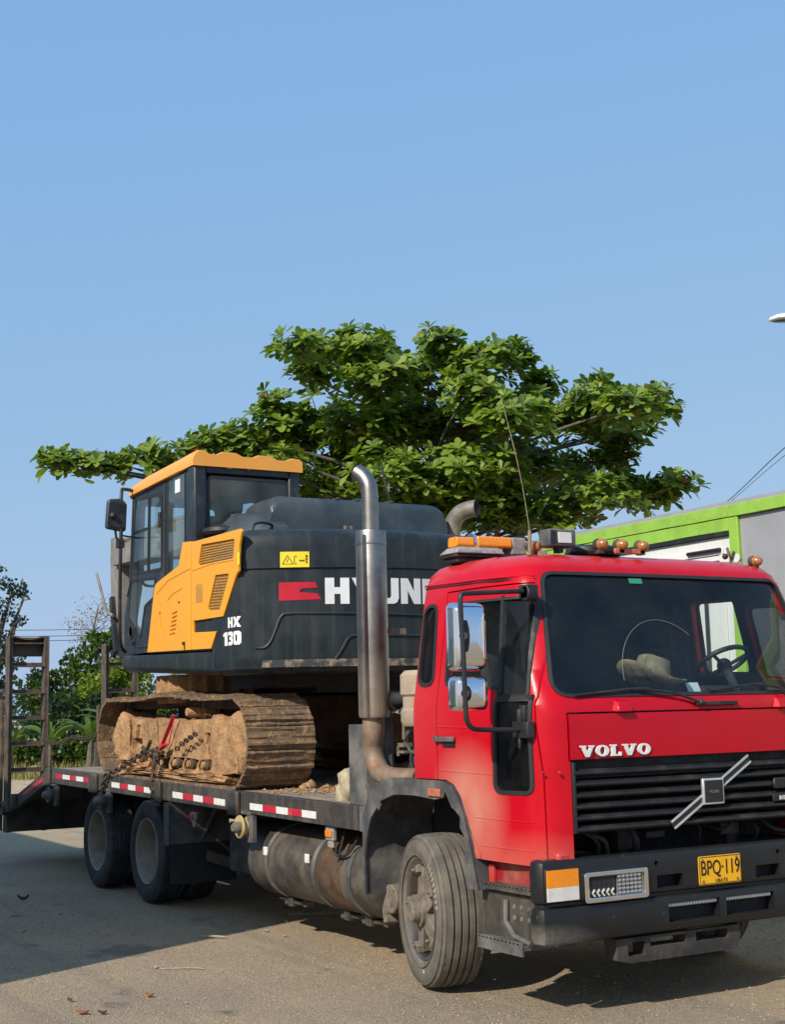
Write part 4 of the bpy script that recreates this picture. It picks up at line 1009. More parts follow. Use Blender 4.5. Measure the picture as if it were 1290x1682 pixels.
# wheels ---------------------------------------------------------------
def tyre_mb(w, r, ribs=4, blocks=False, n=72):
    h = w/2
    prof = [(-h*.80,.292),(-h*.97,.315),(-h*1.06,.36),(-h*1.06,.395),(-h*.98,.43),(-h*.90,.448),(-h*.84,r-.006)]
    tw = h*.80; edge = [-tw]
    g = .0085; k_n = ribs+1
    tread = []
    for k in range(k_n):
        a = -tw + 2*tw*k/k_n; b = -tw + 2*tw*(k+1)/k_n
        cr = lambda y: r - .008*(y/tw)**2
        if k > 0: tread += [(a+g*.6, cr(a)-.018),(a+g, cr(a))]
        else: tread += [(a, cr(a))]
        if k < k_n-1: tread += [(b-g, cr(b)),(b-g*.6, cr(b)-.018)]
        else: tread += [(b, cr(b))]
    P = prof + tread + [(-y, rr) for y, rr in reversed(prof)]
    m = MB()
    vs = []
    for a, rr in P:
        for q in range(n):
            t = 2*math.pi*q/n; r2 = rr
            if blocks and rr > r-.012 and abs(a) <= tw+1e-6:
                col = int((a+tw)/(2*tw)*k_n - 1e-4)
                if (q + col) % 4 == 0: r2 = rr-.014
            elif not blocks and rr > r-.0125 and abs(a) > tw*.9 and q % 2 == 0: r2 = rr-.004
            vs.append((r2*math.cos(t), a, r2*math.sin(t)))
    m.add(vs, [(i*n+k, i*n+(k+1)%n, (i+1)*n+(k+1)%n, (i+1)*n+k) for i in range(len(P)-1) for k in range(n)])
    return m
def bead_ring(m, y, r, s=.004): return m.lathe([(y-s,r-s),(y-s*1.4,r),(y-s,r+s),(y+s,r)], (0,0,0), 'y', 72, True)
RW = .463
# front (steered)
fw_ = part('front_wheel', bead_ring(bead_ring(tyre_mb(.285,RW,4,False,96),-.138,.435),-.149,.335), M['tyre'], TRK, loc=(-1.314,-1.065,RW), ang=30)
fw_.rotation_euler = (0,0,R(-13))
rimf = part('rim', MB().lathe([(-.125,.300),(-.132,.296),(-.120,.280),(-.06,.272),(.06,.272),(.13,.298)], (0,0,0), 'y', 48, caps=False), M['steel'], None, loc=(0,0,0)); rimf.parent = fw_
sp = MB()
for k in range(5):
    q = R(90+72*k+14); c_, s_ = math.cos(q), math.sin(q)
    def rot(r_, t_, y): return (r_*c_ - t_*s_, y, r_*s_ + t_*c_)
    sp.add([rot(.07,-.062,-.13),rot(.07,.062,-.13),rot(.07,.062,-.03),rot(.07,-.062,-.03),rot(.262,-.046,-.105),rot(.262,.046,-.105),rot(.262,.046,-.02),rot(.262,-.046,-.02)],[(0,1,2,3),(7,6,5,4),(0,4,5,1),(1,5,6,2),(2,6,7,3),(3,7,4,0)])
    sp.add([rot(.225,-.03,-.145),rot(.225,.03,-.145),rot(.225,.03,-.09),rot(.225,-.03,-.09),rot(.275,-.035,-.135),rot(.275,.035,-.135),rot(.275,.035,-.09),rot(.275,-.035,-.09)],[(0,1,2,3),(7,6,5,4),(0,4,5,1),(1,5,6,2),(2,6,7,3),(3,7,4,0)])
    a_, _, b_ = rot(.243,0,0); sp.lathe([(-.165,0),(-.165,.011),(-.14,.011)],(a_,0,b_),'y',6)
spk = part('spokes', sp, M['rim'], None, loc=(0,0,0), bev=.008); spk.parent = fw_
hb = part('hub', MB().lathe([(-.205,0),(-.205,.055),(-.195,.068),(-.15,.072),(-.145,.095),(-.09,.105),(-.02,.12),(.1,.13)], (0,0,0), 'y', 28), M['rim'], None, loc=(0,0,0)); hb.parent = fw_
bd = part('brake_drum', MB().lathe([(-.035,0),(-.035,.20),(.10,.215),(.10,0)], (0,0,0), 'y', 28), M['mud_dark'], None, loc=(0,0,0)); bd.parent = fw_
lt_ = MB()
for k in range(9):                                # worn raised lettering on the sidewall
    q = R(8+k*5.2); c_, s_ = math.cos(q), math.sin(q)
    for a0, a1 in ((.352,.372),(.376,.396)): lt_.add([(a0*math.cos(q+d), -.1515, a0*math.sin(q+d)) for d in (0,.045)] + [(a1*math.cos(q+d), -.1515, a1*math.sin(q+d)) for d in (.045,0)], [(0,1,2,3)])
wd_o = part('wheel_weight_mark', MB().lathe([(-.1515,0),(-.1515,.012)],(.09,0,-.35),'y',8), M['white_tr'], None, loc=(0,0,0)); wd_o.parent = fw_
sl_ = part('sidewall_marks', lt_, material('chalky_mark', (.42,.36,.27), .9), None, loc=(0,0,0)); sl_.parent = fw_
c = copy_tree(fw_, TRK, Vector((-1.314,1.065,RW))-WL[TRK], None, (0,0,R(167)))
# rear duals
rw_ = part('rear_wheel', tyre_mb(.265,RW,4,True,80), M['tyre_dark'], TRK, loc=(-6.22,-1.09,RW), ang=30)
rr_ = part('rim', MB().lathe([(-.120,.300),(-.128,.295),(-.118,.283),(-.06,.272),(.06,.262),(.125,.25),(.13,.20),(.13,.14),(.02,.13),(.01,.12),(-.0,.115),(-.0,0)], (0,0,0), 'y', 48, caps=False), M['rim_rear'], None, loc=(0,0,0)); rr_.parent = rw_
ln_ = MB()
for k in range(10): ln_.lathe([(.09,0),(.09,.015),(.13,.015)],(.17*math.cos(k*.628),0,.17*math.sin(k*.628)),'y',6)
l_ = part('wheel_nuts', ln_, M['rim'], None, loc=(0,0,0)); l_.parent = rw_
for x, y, rz in ((-6.22,-.79,180),(-7.67,-1.09,0),(-7.67,-.79,180),(-6.22,1.09,180),(-6.22,.79,0),(-7.67,1.09,180),(-7.67,.79,0)):
    copy_tree(rw_, TRK, Vector((x,y,RW))-WL[TRK], None, (0,R(17*x),R(rz)))
part('axle', MB().tube([(-6.22,-1.0,RW),(-6.22,1.0,RW)],.075,12).tube([(-7.67,-1.0,RW),(-7.67,1.0,RW)],.075,12).tube([(-1.314,-.95,RW),(-1.314,.95,RW)],.055,10).sphere((-6.22,0,RW),.2).sphere((-7.67,0,RW),.2), M['chassis'], TRK)
# chassis -----------------------------------------------------------------
ch = MB()
for y in (-.43,.43):
    ch.add([(-.3,y-.04,.70),(-.3,y+.04,.70),(-.3,y+.04,.92),(-.3,y-.04,.92),(-10.6,y-.04,.74),(-10.6,y+.04,.74),(-10.6,y+.04,.98),(-10.6,y-.04,.98)],[(0,1,2,3),(7,6,5,4),(0,4,5,1),(1,5,6,2),(2,6,7,3),(3,7,4,0)])
part('chassis_rails', ch, M['chassis'], TRK, bev=.006)
cm = MB()
for k in range(13):
    x = -2.2-k*.6; cm.box(x-.04,x+.04,-1.18,1.18,dz(x)-.14,dz(x)-.045)
part('crossmembers', cm, M['chassis'], TRK)
part('engine', MB().box(-2.0,-.55,-.36,.36,.5,1.1).lathe([(-2.6,.16),(-2.0,.22)],(0,0,.66),'x',16).tube([(-2.6,0,.66),(-6.2,0,.5)],.06,10).lathe([(0,.2),(.5,.2)],(-5.2,.75,.62),'x',18), M['chassis'], TRK, bev=.02)
part('spring', MB().bar((-.75,-.5,.62),(-1.9,-.5,.62),.09,.12).bar((-.75,.5,.62),(-1.9,.5,.62),.09,.12).bar((-6.0,-.5,.6),(-7.9,-.5,.6),.09,.16).bar((-6.0,.5,.6),(-7.9,.5,.6),.09,.16), M['chassis'], TRK)
part('spring_hanger', MB().lathe([(-.16,0),(-.16,.095),(.12,.105),(.12,0)],(-1.93,-.92,.46),'y',16).bar((-2.08,-1.0,.62),(-1.98,-1.02,.30),.05,.14,(0,1,0)), M['rim'], TRK, bev=.008)
part('suspension_link', MB().box(-.93,-.78,-1.0,-.92,.86,.93).sphere((-.85,-.98,.75),.06).bar((-.8,-.95,.9),(-.72,-.95,.6),.05,.06), M['chassis'], TRK, bev=.01)
# bed -----------------------------------------------------------------------
for sd in (-1,1):
    rl = MB()
    def rb(x0,x1,y0,y1,a,b): rl.add([(x0,y0,dz(x0)+a),(x1,y0,dz(x1)+a),(x1,y1,dz(x1)+a),(x0,y1,dz(x0)+a),(x0,y0,dz(x0)+b),(x1,y0,dz(x1)+b),(x1,y1,dz(x1)+b),(x0,y1,dz(x0)+b)],[(0,3,2,1),(4,5,6,7),(0,1,5,4),(1,2,6,5),(2,3,7,6),(3,0,4,7)])
    y0, y1 = sorted((sd*1.225, sd*1.205)); rb(-9.38,-2.0,y0,y1,-.155,.004)
    y0, y1 = sorted((sd*1.2045, sd*1.14)); rb(-9.38,-2.0,y0,y1,-.012,.003); rb(-9.38,-2.0,y0,y1,-.155,-.14)
    rail = part('side_rail', rl, M['rail'], TRK, bev=.003)
    if sd < 0:
        def strip(x0, x1, zt0, zt1, h, first):
            nseg = 5; cuts = [0,.21,.42,.60,.80,1.0]
            for k in range(nseg):
                a = x0+(x1-x0)*cuts[k]; b_ = x0+(x1-x0)*cuts[k+1]-.004; za = zt0+(zt1-zt0)*cuts[k]; zb = zt0+(zt1-zt0)*cuts[k+1]
                part('reflector_patch', MB().add([(a,-1.2285,za-h),(b_,-1.2285,zb-h),(b_,-1.2285,zb),(a,-1.2285,za),(a,-1.224,za-h),(b_,-1.224,zb-h),(b_,-1.224,zb),(a,-1.224,za)],[(0,1,2,3),(0,4,5,1),(2,6,7,3),(1,5,6,2),(3,7,4,0)]), M['tape_white'] if (k % 2 == 0) == first else M['tape_red'], rail)
        strip(-3.85,-2.70,1.003,.994,.050,True)
        strip(-5.52,-4.34,1.028,1.008,.052,True)
        strip(-7.19,-6.02,1.058,1.038,.050,True)
        strip(-9.10,-7.85,1.085,1.075,.048,False)
    for x0, x1 in ((-9.40,-9.26),(-7.83,-7.60),(-5.99,-5.77),(-4.23,-4.03)):
        a, b = sorted((sd*1.2255, sd*1.262))
        part('stake_pocket', MB().box(x0,x0+.035,a,b,dz(x0)-.18,dz(x0)+.006).box(x1-.035,x1,a,b,dz(x0)-.18,dz(x0)+.006).box(x0+.035,x1-.035,a,a+.012 if sd>0 else b-.0,dz(x0)-.16,dz(x0)-.01) if False else MB().box(x0,x1,a,b,dz(x0)-.185,dz(x0)+.006), M['rail'], TRK, bev=.012)
    if sd < 0: part('pocket_strap', MB().box(-5.93,-5.84,-1.268,-1.2625,.92,1.09), M['chain'], TRK, bev=.003)
part('front_beam', MB().box(-2.06,-1.998,-1.226,1.226,dz(-2)-.16,dz(-2)+.006), M['fender'], TRK, bev=.006)
part('beam_slot', MB().box(-1.9975,-1.9955,-1.07,-1.05,.97,1.03), M['interior'], TRK)
ny = 11
for k in range(ny):
    y0 = -1.138+k*2.276/ny; y1 = y0+2.276/ny-.009; a = rnd.uniform(-.004,.003)
    x0, x1 = -9.37, -2.065
    vs = []; nsx = 10
    pm = MB().loft([[(x0+(x1-x0)*i/nsx, y0, dz(x0+(x1-x0)*i/nsx)-.045),(x0+(x1-x0)*i/nsx, y1, dz(x0+(x1-x0)*i/nsx)-.045),(x0+(x1-x0)*i/nsx, y1, dz(x0+(x1-x0)*i/nsx)+a+rnd.uniform(-.002,.002)),(x0+(x1-x0)*i/nsx, y0, dz(x0+(x1-x0)*i/nsx)+a+rnd.uniform(-.002,.002))] for i in range(nsx+1)])
    part('plank', pm, M['plank'], TRK, bev=.003)
# beaver tail and rear plate
for sd in (-1,1):
    a, b = sorted((sd*1.225, sd*1.16))
    bt = part('tail_beam', MB().prism([(-9.40,1.135),(-9.40,.97),(-9.62,.93),(-11.09,.55),(-11.09,.70)],'y',a,b), M['rail'], TRK, bev=.004)
    if sd < 0:
        part('reflector_patch', MB().prism([(-10.43,.835),(-9.60,1.035),(-9.60,.985),(-10.43,.785)],'y',-1.2285,-1.224), M['tape_red'], bt)
part('tail_deck', MB().prism([(-9.385,1.125),(-11.09,.70),(-11.09,.68),(-9.385,1.09)],'y',-1.155,1.155), M['ramp'], TRK)
part('rear_plate', MB().box(-11.13,-11.095,-1.24,1.24,.33,.70), M['chassis'], TRK, bev=.006)
part('hinge', MB().tube([(-11.17,-1.30,.64),(-11.17,1.26,.64)],.035,10).lathe([(-.02,.085),(.03,.085),(.03,0),(-.02,0)],(-11.15,-1.28,.62),'y',14), M['ramp'], TRK)
for x in (-11.0,-10.8): part('hinge_lug', MB().box(x,x+.07,-1.285,-1.226,.58+(x+11)*.3,.73+(x+11)*.35), M['ramp'], TRK, bev=.01)
# ramps
def ramp(y0, y1, ztop, first):
    t_ = bpy.data.objects.new('ramp', None); COL.objects.link(t_); t_.parent = TRK; L0 = Vector((-11.2,(y0+y1)/2,.32)); t_.location = L0-WL[TRK]; WL[t_] = L0
    for i, (ya, yb) in enumerate(((y0,y0+.055),(y1-.055,y1))):
        part('stringer', MB().box(-11.28,-11.15,ya,yb,.32,ztop).box(-11.30,-11.13,ya-.004 if i==0 else yb-.012,ya+.012 if i==0 else yb+.004,.33,ztop+.004), M['ramp'], t_, bev=.004)
    for z in (2.36,2.025,1.70,1.385,1.065,.75):
        if z < ztop-.2:
            part('rung', MB().prism([(-11.26,z-.028),(-11.14,z-.028),(-11.14,z-.016),(-11.245,z-.016),(-11.245,z+.028),(-11.26,z+.028)],'y',y0+.056,y1-.056), M['ramp'], t_, bev=.002)
    if first: part('end_plate', MB().box(-11.27,-11.25,y0+.056,y1-.056,ztop-.25,ztop-.01).box(-11.249,-11.16,y0+.056,y1-.056,ztop-.10,ztop-.08), M['ramp'], t_, bev=.004)
    if first: part('end_lip', smooth_lip(y0, y1, ztop), M['ramp'], t_)
    part('leg_brace', MB().box(-11.36,-11.305,y0-.045,y0-.006,.34,ztop-.78).box(-11.42,-11.365,y0-.055,y0-.02,.34,ztop-1.25), M['ramp'], t_, bev=.004)
    return t_
def smooth_lip(y0, y1, zt):
    rr = []
    for k in range(9):
        u = k/8; y = y0+.056+(y1-y0-.112)*u; z = zt-.012-.035*math.sin(math.pi*u)
        rr.append([(-11.28,y,z),(-11.15,y,z),(-11.15,y,z+.02),(-11.28,y,z+.02)])
    return MB().loft(rr)
ramp(-1.235,-.735,2.715,True)
ramp(.0,.44,2.62,False)
# winches and lamps under the rail
for x, z, mt in ((-9.20,.855,'chassis'),(-7.38,.87,'chassis'),(-3.93,.82,'brass')):
    wn = part('strap_winch', MB().lathe([(-.09,0),(-.09,.085),(-.075,.09),(-.07,.065),(-.01,.062),(-.005,.09),(.01,.09),(.01,0)],(x,-1.20,z),'y',22), M[mt] if mt == 'brass' else M['fender'], TRK)
    part('winch_bracket', MB().box(x+.03,x+.13,-1.23,-1.19,z-.12,z+.09).box(x-.09,x+.10,-1.235,-1.15,z+.09,z+.115), M['fender'], wn, bev=.005)
    part('winch_cap', MB().lathe([(-.155,0),(-.155,.028),(-.13,.045),(-.09,.045)],(x+.03,-1.20,z),'y',14), M['rim'], wn)
part('side_lamp', MB().box(-2.62,-2.50,-1.20,-1.165,.80,.90).box(-2.60,-2.52,-1.195,-1.17,.75,.80), M['lamp_grey'], TRK, bev=.01, label='amber side lamp in a grey housing')
part('side_lamp_lens', MB().box(-2.605,-2.515,-1.212,-1.199,.825,.875), M['amber'], TRK, bev=.006)
part('lamp_cable', MB().tube(smoothpath([(-2.56,-1.17,.76),(-2.52,-1.16,.70),(-2.40,-1.14,.72),(-2.30,-1.1,.84)],5),.010,6).tube(smoothpath([(-2.5,-1.1,.88),(-2.46,-1.16,.76),(-2.48,-1.17,.66)],5),.009,6), M['rubber'], TRK)
part('side_lamp', MB().box(-5.18,-5.08,-1.20,-1.165,.80,.87).box(-5.16,-5.10,-1.19,-1.17,.74,.80), M['lamp_grey'], TRK, bev=.01)
part('side_lamp_lens', MB().box(-5.17,-5.09,-1.212,-1.199,.815,.855), M['tape_red'], TRK, bev=.006)
# mud guard and flap ahead of the rear axles
part('mudguard', MB().loft([[(-5.62+.06*u,-1.25,.93-.36*u),(-5.62+.06*u,-.66,.93-.36*u),(-5.635+.06*u,-.66,.93-.36*u),(-5.635+.06*u,-1.25,.93-.36*u)] for u in (0,.5,1)]).box(-5.66,-5.54,-1.258,-1.25,.56,.93), M['fender'], TRK)
part('mud_flap', MB().loft([[(-5.55+.03*u,-1.24,.568-.34*u),(-5.55+.03*u,-.62,.568-.34*u),(-5.562+.03*u,-.62,.568-.34*u),(-5.562+.03*u,-1.24,.568-.34*u)] for u in (0,.5,1)]), M['rubber'], TRK)
part('guard_stay', MB().bar((-5.50,-.80,.92),(-5.55,-.95,.60),.04,.03), M['fender'], TRK)
# fuel tank
TC = (-.0,-.88,.555); TRr = .275
tk = part('fuel_tank', MB().lathe([(-4.10,0),(-4.10,.235),(-4.085,.26),(-4.06,.275),(-2.14,.275),(-2.11,.262),(-2.095,.235),(-2.075,.12),(-2.07,0)],TC,'x',40), M['tank'], TRK)
part('rust_band', MB().lathe([(-2.86,.2752),(-2.855,.2785),(-2.51,.2785),(-2.505,.2752)],TC,'x',40), M['rust'], tk)
for x in (-3.70,-2.90,-2.36):
    part('tank_strap', MB().lathe([(x-.025,.276),(x-.025,.2855),(x+.025,.2855),(x+.025,.276)],TC,'x',40,True), M['fender'], tk)
for x in (-3.72,-3.0):
    part('strap_tab', MB().box(x-.03,x+.03,-1.165,-1.145,.61,.675), M['tape_white'], tk, bev=.006)
for x in (-3.55,-2.62,-2.3):
    part('tank_bracket', MB().bar((x-.2,-.95,.245),(x+.12,-.86,.262),.09,.03).box(x-.16,x-.08,-.98,-.9,.22,.30).box(x,x+.06,-.93,-.86,.225,.29), M['tank'], tk, bev=.006)
part('battery_box', MB().box(-4.75,-4.2,-1.02,-.56,.40,.80), M['chassis'], TRK, bev=.015)
part('side_bar', MB().bar((-5.5,-.9,.46),(-4.15,-.9,.40),.04,.09), M['chassis'], TRK)
# exhaust stack and head board
sx, sy = -1.915, -1.175
ex = part('exhaust_stack', MB().lathe([(0,.0),(0,.098),(.02,.104),(1.235,.104),(1.25,.1),(1.25,.0)],(sx,sy,1.645),'z',36), M['steel'], TRK)
part('stack_seam', MB().lathe([(0,.1045),(0,.108),(.012,.108),(.012,.1045)],(sx,sy,2.80),'z',36,True).box(sx+.06,sx+.075,sy-.098,sy-.078,1.66,2.86), M['steel'], ex)
part('tail_pipe', MB().tube(smoothpath([(sx,sy,2.87),(sx,sy,3.06),(sx,sy,3.15),(sx-.008,sy-.004,3.215),(sx-.04,sy-.022,3.275),(sx-.085,sy-.05,3.315)],5),.057,20,False).tube(smoothpath([(sx-.085,sy-.05,3.315),(sx-.04,sy-.022,3.275),(sx-.008,sy-.004,3.215),(sx,sy,3.15)],4),.053,20,False), M['steel'], ex)
part('elbow_pipe', MB().tube(smoothpath([(sx-.01,sy,1.66),(sx-.02,sy,1.54),(sx-.045,sy+.01,1.46),(sx-.035,sy+.01,1.38),(sx+.03,sy+.02,1.29),(sx+.14,sy+.04,1.255),(sx+.40,sy+.1,1.25)],5),[.075]*6+[.07]*10+[.068]*15,18), M['pipe'], ex)
part('stack_bracket', MB().box(sx-.02,sx+.02,sy+.06,sy+.25,2.2,2.24), M['rim'], ex)
part('stack_bracket', MB().box(sx-.05,sx+.02,sy+.06,sy+.3,1.78,1.82).box(sx-.17,sx-.105,sy-.005,sy+.005,1.80,1.81).box(sx-.115,sx-.105,sy-.005,sy+.005,1.81,1.86), M['rim'], ex)
part('stanchion', MB().box(-2.30,-2.07,-1.17,-1.12,1.06,1.60).box(-2.07,-2.055,-1.17,-.95,1.06,1.60), M['fender'], TRK, bev=.006)
part('stanchion_post', MB().box(-2.05,-1.93,-1.10,-1.03,.98,1.72), M['fender'], TRK, bev=.006)
# things between cab and bed
part('air_cleaner', MB().lathe([(0,0),(0,.13),(.03,.15),(.10,.15),(.115,.135),(.19,.135),(.205,.15),(.33,.15),(.36,.12),(.36,0)],(-1.60,-.98,1.585),'z',24), M['mud'] if False else material('dusty_canister', (.42,.34,.24), .9, var=.3, dusts=[(None,9.,(.25,.2,.15),.5,.7,.6)]), TRK)
part('intake_pipe', MB().tube(smoothpath([(-1.7,-1.0,1.77),(-1.82,-1.06,1.76),(-1.9,-1.0,1.74)],4),.045,12).lathe([(-.02,.06),(.03,.06)],(-1.86,-1.05,1.75),'x',14), M['rubber'], TRK)
fr_ = MB().bar((-1.45,-.95,1.65),(-1.98,-1.0,1.05),.06,.05).bar((-1.55,-.7,1.6),(-2.0,-.75,1.1),.05,.05).box(-1.7,-1.62,-1.0,1.0,1.20,1.27).box(-1.9,-1.6,-.6,.6,1.0,1.45)
part('cab_frame', fr_, M['chassis'], TRK, bev=.006)
for pts, r in (([(-1.45,-1.05,1.5),(-1.6,-1.08,1.40),(-1.62,-1.05,1.28)],.012),([(-1.44,-1.0,1.46),(-1.52,-1.09,1.35),(-1.48,-1.05,1.26)],.008),([(-1.44,-1.08,1.42),(-1.56,-1.1,1.42),(-1.7,-1.05,1.46),(-1.75,-1.0,1.4)],.010),([(-1.5,-.9,1.62),(-1.72,-1.02,1.55),(-1.78,-1.0,1.44),(-1.7,-.9,1.38)],.016)): part('air_hose', MB().tube(smoothpath(pts,5), r, 7), M['fender'], TRK)
part('coupling', MB().box(-1.80,-1.72,-1.07,-1.0,1.45,1.475).box(-1.80,-1.72,-1.07,-1.0,1.41,1.425).tube([(-1.84,-1.04,1.39),(-1.84,-1.04,1.45)],.012,6).tube([(-1.76,-1.04,1.5),(-1.74,-1.05,1.60)],.014,6), M['rim'], TRK)
# roof fittings
def rz(x, y): return 2.605 - .019*x + .004
def bullet(x, y, z, d):
    dv = Vector(d).normalized()
    b_ = MB(); n_ = 14; u = dv.orthogonal().normalized(); v = dv.cross(u); c_ = Vector((x,y,z))
    pr_ = [(-.035,0),(-.035,.030),(-.02,.037),(-.005,.037)]; p2 = [(-.006,.034),(.015,.034),(.03,.031),(.042,.026),(.05,.018),(.053,0)]
    def lat(pp):
        mb = MB(); vs = [c_+dv*a+(u*math.cos(2*math.pi*k/n_)+v*math.sin(2*math.pi*k/n_))*r for a, r in pp for k in range(n_)]
        return mb.add(vs,[(i*n_+k,i*n_+(k+1)%n_,(i+1)*n_+(k+1)%n_,(i+1)*n_+k) for i in range(len(pp)-1) for k in range(n_)])
    lens = part('marker_lamp', lat(p2), M['amber_dull'], TRK)
    part('lamp_base', lat(pr_).box(x-.03,x+.02,y-.018,y+.018,z-.055,z-.02), M['chassis'], lens)
for x, y, z in ((-.56,-.80,2.650),(-.42,-.40,2.665),(-.42,-.245,2.667),(-.42,-.08,2.665),(-.42,.875,2.602)): bullet(x,y,z,(.93,.37,-.02))
fl = part('flood_lamp', MB().box(-.55,-.44,-.765,-.565,2.645,2.75), M['fender'], TRK, bev=.008)
part('lamp_glass', MB().box(-.441,-.434,-.70,-.60,2.665,2.73), M['white_tr'], fl, bev=.003)
part('lamp_fins', MB().box(-.441,-.436,-.755,-.715,2.66,2.74), M['black'], fl, bev=.002)
part('lamp_foot', MB().box(-.52,-.47,-.68,-.64,2.61,2.645), M['black'], fl)
part('roof_vent', MB().lathe([(0,.18),(.02,.19),(.05,.18),(.065,.14),(.068,0)],(-.62,-.30,2.613),'z',28).map(lambda x,y,z:(-.62+(x+.62)*.8,y,z)), M['black'], TRK)
part('roof_hatch_clip', MB().box(-.42,-.40,-.30,-.06,2.61,2.645), M['reddish'], TRK, bev=.008)
part('roof_knob', MB().sphere((-.42,.62,2.625),.02), M['black'], TRK)
bb = part('beacon_bar', MB().box(-1.22,-1.02,-1.06,-.56,2.632,2.655).box(-1.20,-1.04,-1.04,-.58,2.60,2.632), M['black'], TRK, bev=.006)
part('beacon_tray', MB().add([(-1.22,-1.07,2.656),(-1.0,-1.07,2.656),(-1.0,-.70,2.656),(-1.22,-.70,2.656),(-1.18,-1.03,2.70),(-1.04,-1.03,2.70),(-1.04,-.72,2.70),(-1.18,-.72,2.70)],[(0,3,2,1),(4,5,6,7),(0,1,5,4),(1,2,6,5),(2,3,7,6),(3,0,4,7)]), M['lamp_grey'], bb, bev=.008)
tt = MB()
for k in range(9): tt.box(-.999,-.994,-1.06+k*.02,-1.05+k*.02,2.66,2.672)
part('tray_teeth', tt, M['lamp_grey'], bb)
part('beacon_lens', MB().prism(rpoly([(-1.17,2.701),(-1.05,2.701),(-1.06,2.765),(-1.16,2.765)],.02,4),'y',-1.03,-.90).prism(rpoly([(-1.18,2.701),(-1.04,2.701),(-1.05,2.775),(-1.17,2.775)],.02,4),'y',-.875,-.62), M['orange'], bb, bev=.004)
part('beacon_clamp', MB().lathe([(-.01,.06),(.012,.06)],(-1.11,-.887,2.735),'y',16), M['chrome'], bb)
part('beacon_end', MB().box(-1.17,-1.05,-.615,-.50,2.66,2.775), M['lamp_grey'], bb, bev=.012)
part('beacon_bracket', MB().bar((-1.05,-.52,2.74),(-.95,-.42,2.66),.02,.03).bar((-1.11,-.5,2.73),(-.9,-.05,2.70),.015,.02), M['rim'], bb)
part('radio_antenna', MB().tube([(-.50,-.87,2.59),(-.50,-.865,2.74)],.011,8).tube(smoothpath([(-.50,-.865,2.74),(-.505,-.90,3.0),(-.51,-.955,3.26),(-.52,-1.03,3.56)],3),.003,5), M['straw'], TRK)
# mirrors
def mirror(sd):
    Y = lambda y: y*(-sd)
    t_ = bpy.data.objects.new('wing_mirror', None); COL.objects.link(t_); t_.parent = TRK; L0 = Vector((-.2,Y(-1.45),1.9)); t_.location = L0-WL[TRK]; WL[t_] = L0
    pth = [(-.20,Y(-1.10),2.345),(-.195,Y(-1.30),2.335),(-.19,Y(-1.50),2.322),(-.18,Y(-1.56),2.315),(-.17,Y(-1.585),2.28),(-.165,Y(-1.58),2.0),(-.165,Y(-1.575),1.72),(-.165,Y(-1.57),1.63),(-.17,Y(-1.53),1.582),(-.20,Y(-1.42),1.572),(-.17,Y(-1.17),1.565)]
    part('mirror_arm', MB().tube(smoothpath(pth,4), .014, 10), M['black'], t_)
    part('arm_bracket', MB().box(-.25,-.16,*sorted((Y(-1.14),Y(-1.06))),2.30,2.38).lathe([(-.02,.045),(.02,.045)],(-.19,Y(-1.12),2.33),'y',14), M['black'], t_, bev=.006)
    part('arm_bracket', MB().box(-.25,-.10,*sorted((Y(-1.215),Y(-1.165))),1.52,1.61).box(-.20,-.15,*sorted((Y(-1.20),Y(-1.165))),1.61,1.70).tube([(-.19,Y(-1.20),1.60),(-.19,Y(-1.20),1.68)],.02,8).tube([(-.2,Y(-1.2),1.52),(-.2,Y(-1.2),1.46)],.012,8), M['black'], t_, bev=.006)
    for z0, z1 in ((1.895,2.275),(1.675,1.868)):
        n_ = 20; rings_ = []; yc = Y(-1.50); xc = -.235
        for dx, k in ((-.055,.93),(-.05,1.0),(-.02,1.0),(.02,.95),(.045,.82),(.058,.55),(.062,.2)):
            rp_ = rpoly([(-.108*k,-(z1-z0)/2*k),(.108*k,-(z1-z0)/2*k),(.108*k,(z1-z0)/2*k),(-.108*k,(z1-z0)/2*k)],.04*k,4)
            rings_.append([(xc+dx, yc+a, (z0+z1)/2+b) for a, b in rp_])
        hd_ = part('mirror_head', MB().loft(rings_), M['chrome'], t_, ang=60)
        part('mirror_glass', MB().prism(rpoly([(yc-.095,z0+.015),(yc+.095,z0+.015),(yc+.095,z1-.015),(yc-.095,z1-.015)],.035,4),'x',xc-.062,xc-.0555), M['glass_dark'], hd_)
        zc = (z0+z1)/2
        part('head_mount', MB().sphere((xc+.045,Y(-1.55),zc),.042,14,8,(.6,.75,2.6 if z1-z0>.3 else 1.2)).tube([(xc+.05,Y(-1.55),zc),(-.16,Y(-1.58),zc)],.024,10), M['black'], hd_)
    return t_
mirror(-1) if False else None
mirror(1)
mm = mirror(-1)
# wipers
def wiper(pts, arm):
    wv = part('wiper', MB().tube(pts, .008, 6), M['black'], TRK)
    part('wiper_arm', MB().tube(arm, .009, 6).sphere(arm[-1], .02), M['black'], wv)
wiper([(wx(1.752,-.93)+.02,-.94,1.750),(wx(1.778,-.55)+.022,-.55,1.778),(wx(1.785,-.40)+.022,-.40,1.782)], [(wx(1.78,-.5)+.03,-.5,1.782),(wx(1.76,-.2)+.045,-.25,1.755),(.02,-.05,1.695)])
wiper([(wx(1.762,.1)+.02,.06,1.765),(wx(1.795,.5)+.022,.5,1.802)], [(wx(1.8,.4)+.03,.40,1.797),(wx(1.79,.6)+.04,.6,1.78),(.015,.74,1.71)])
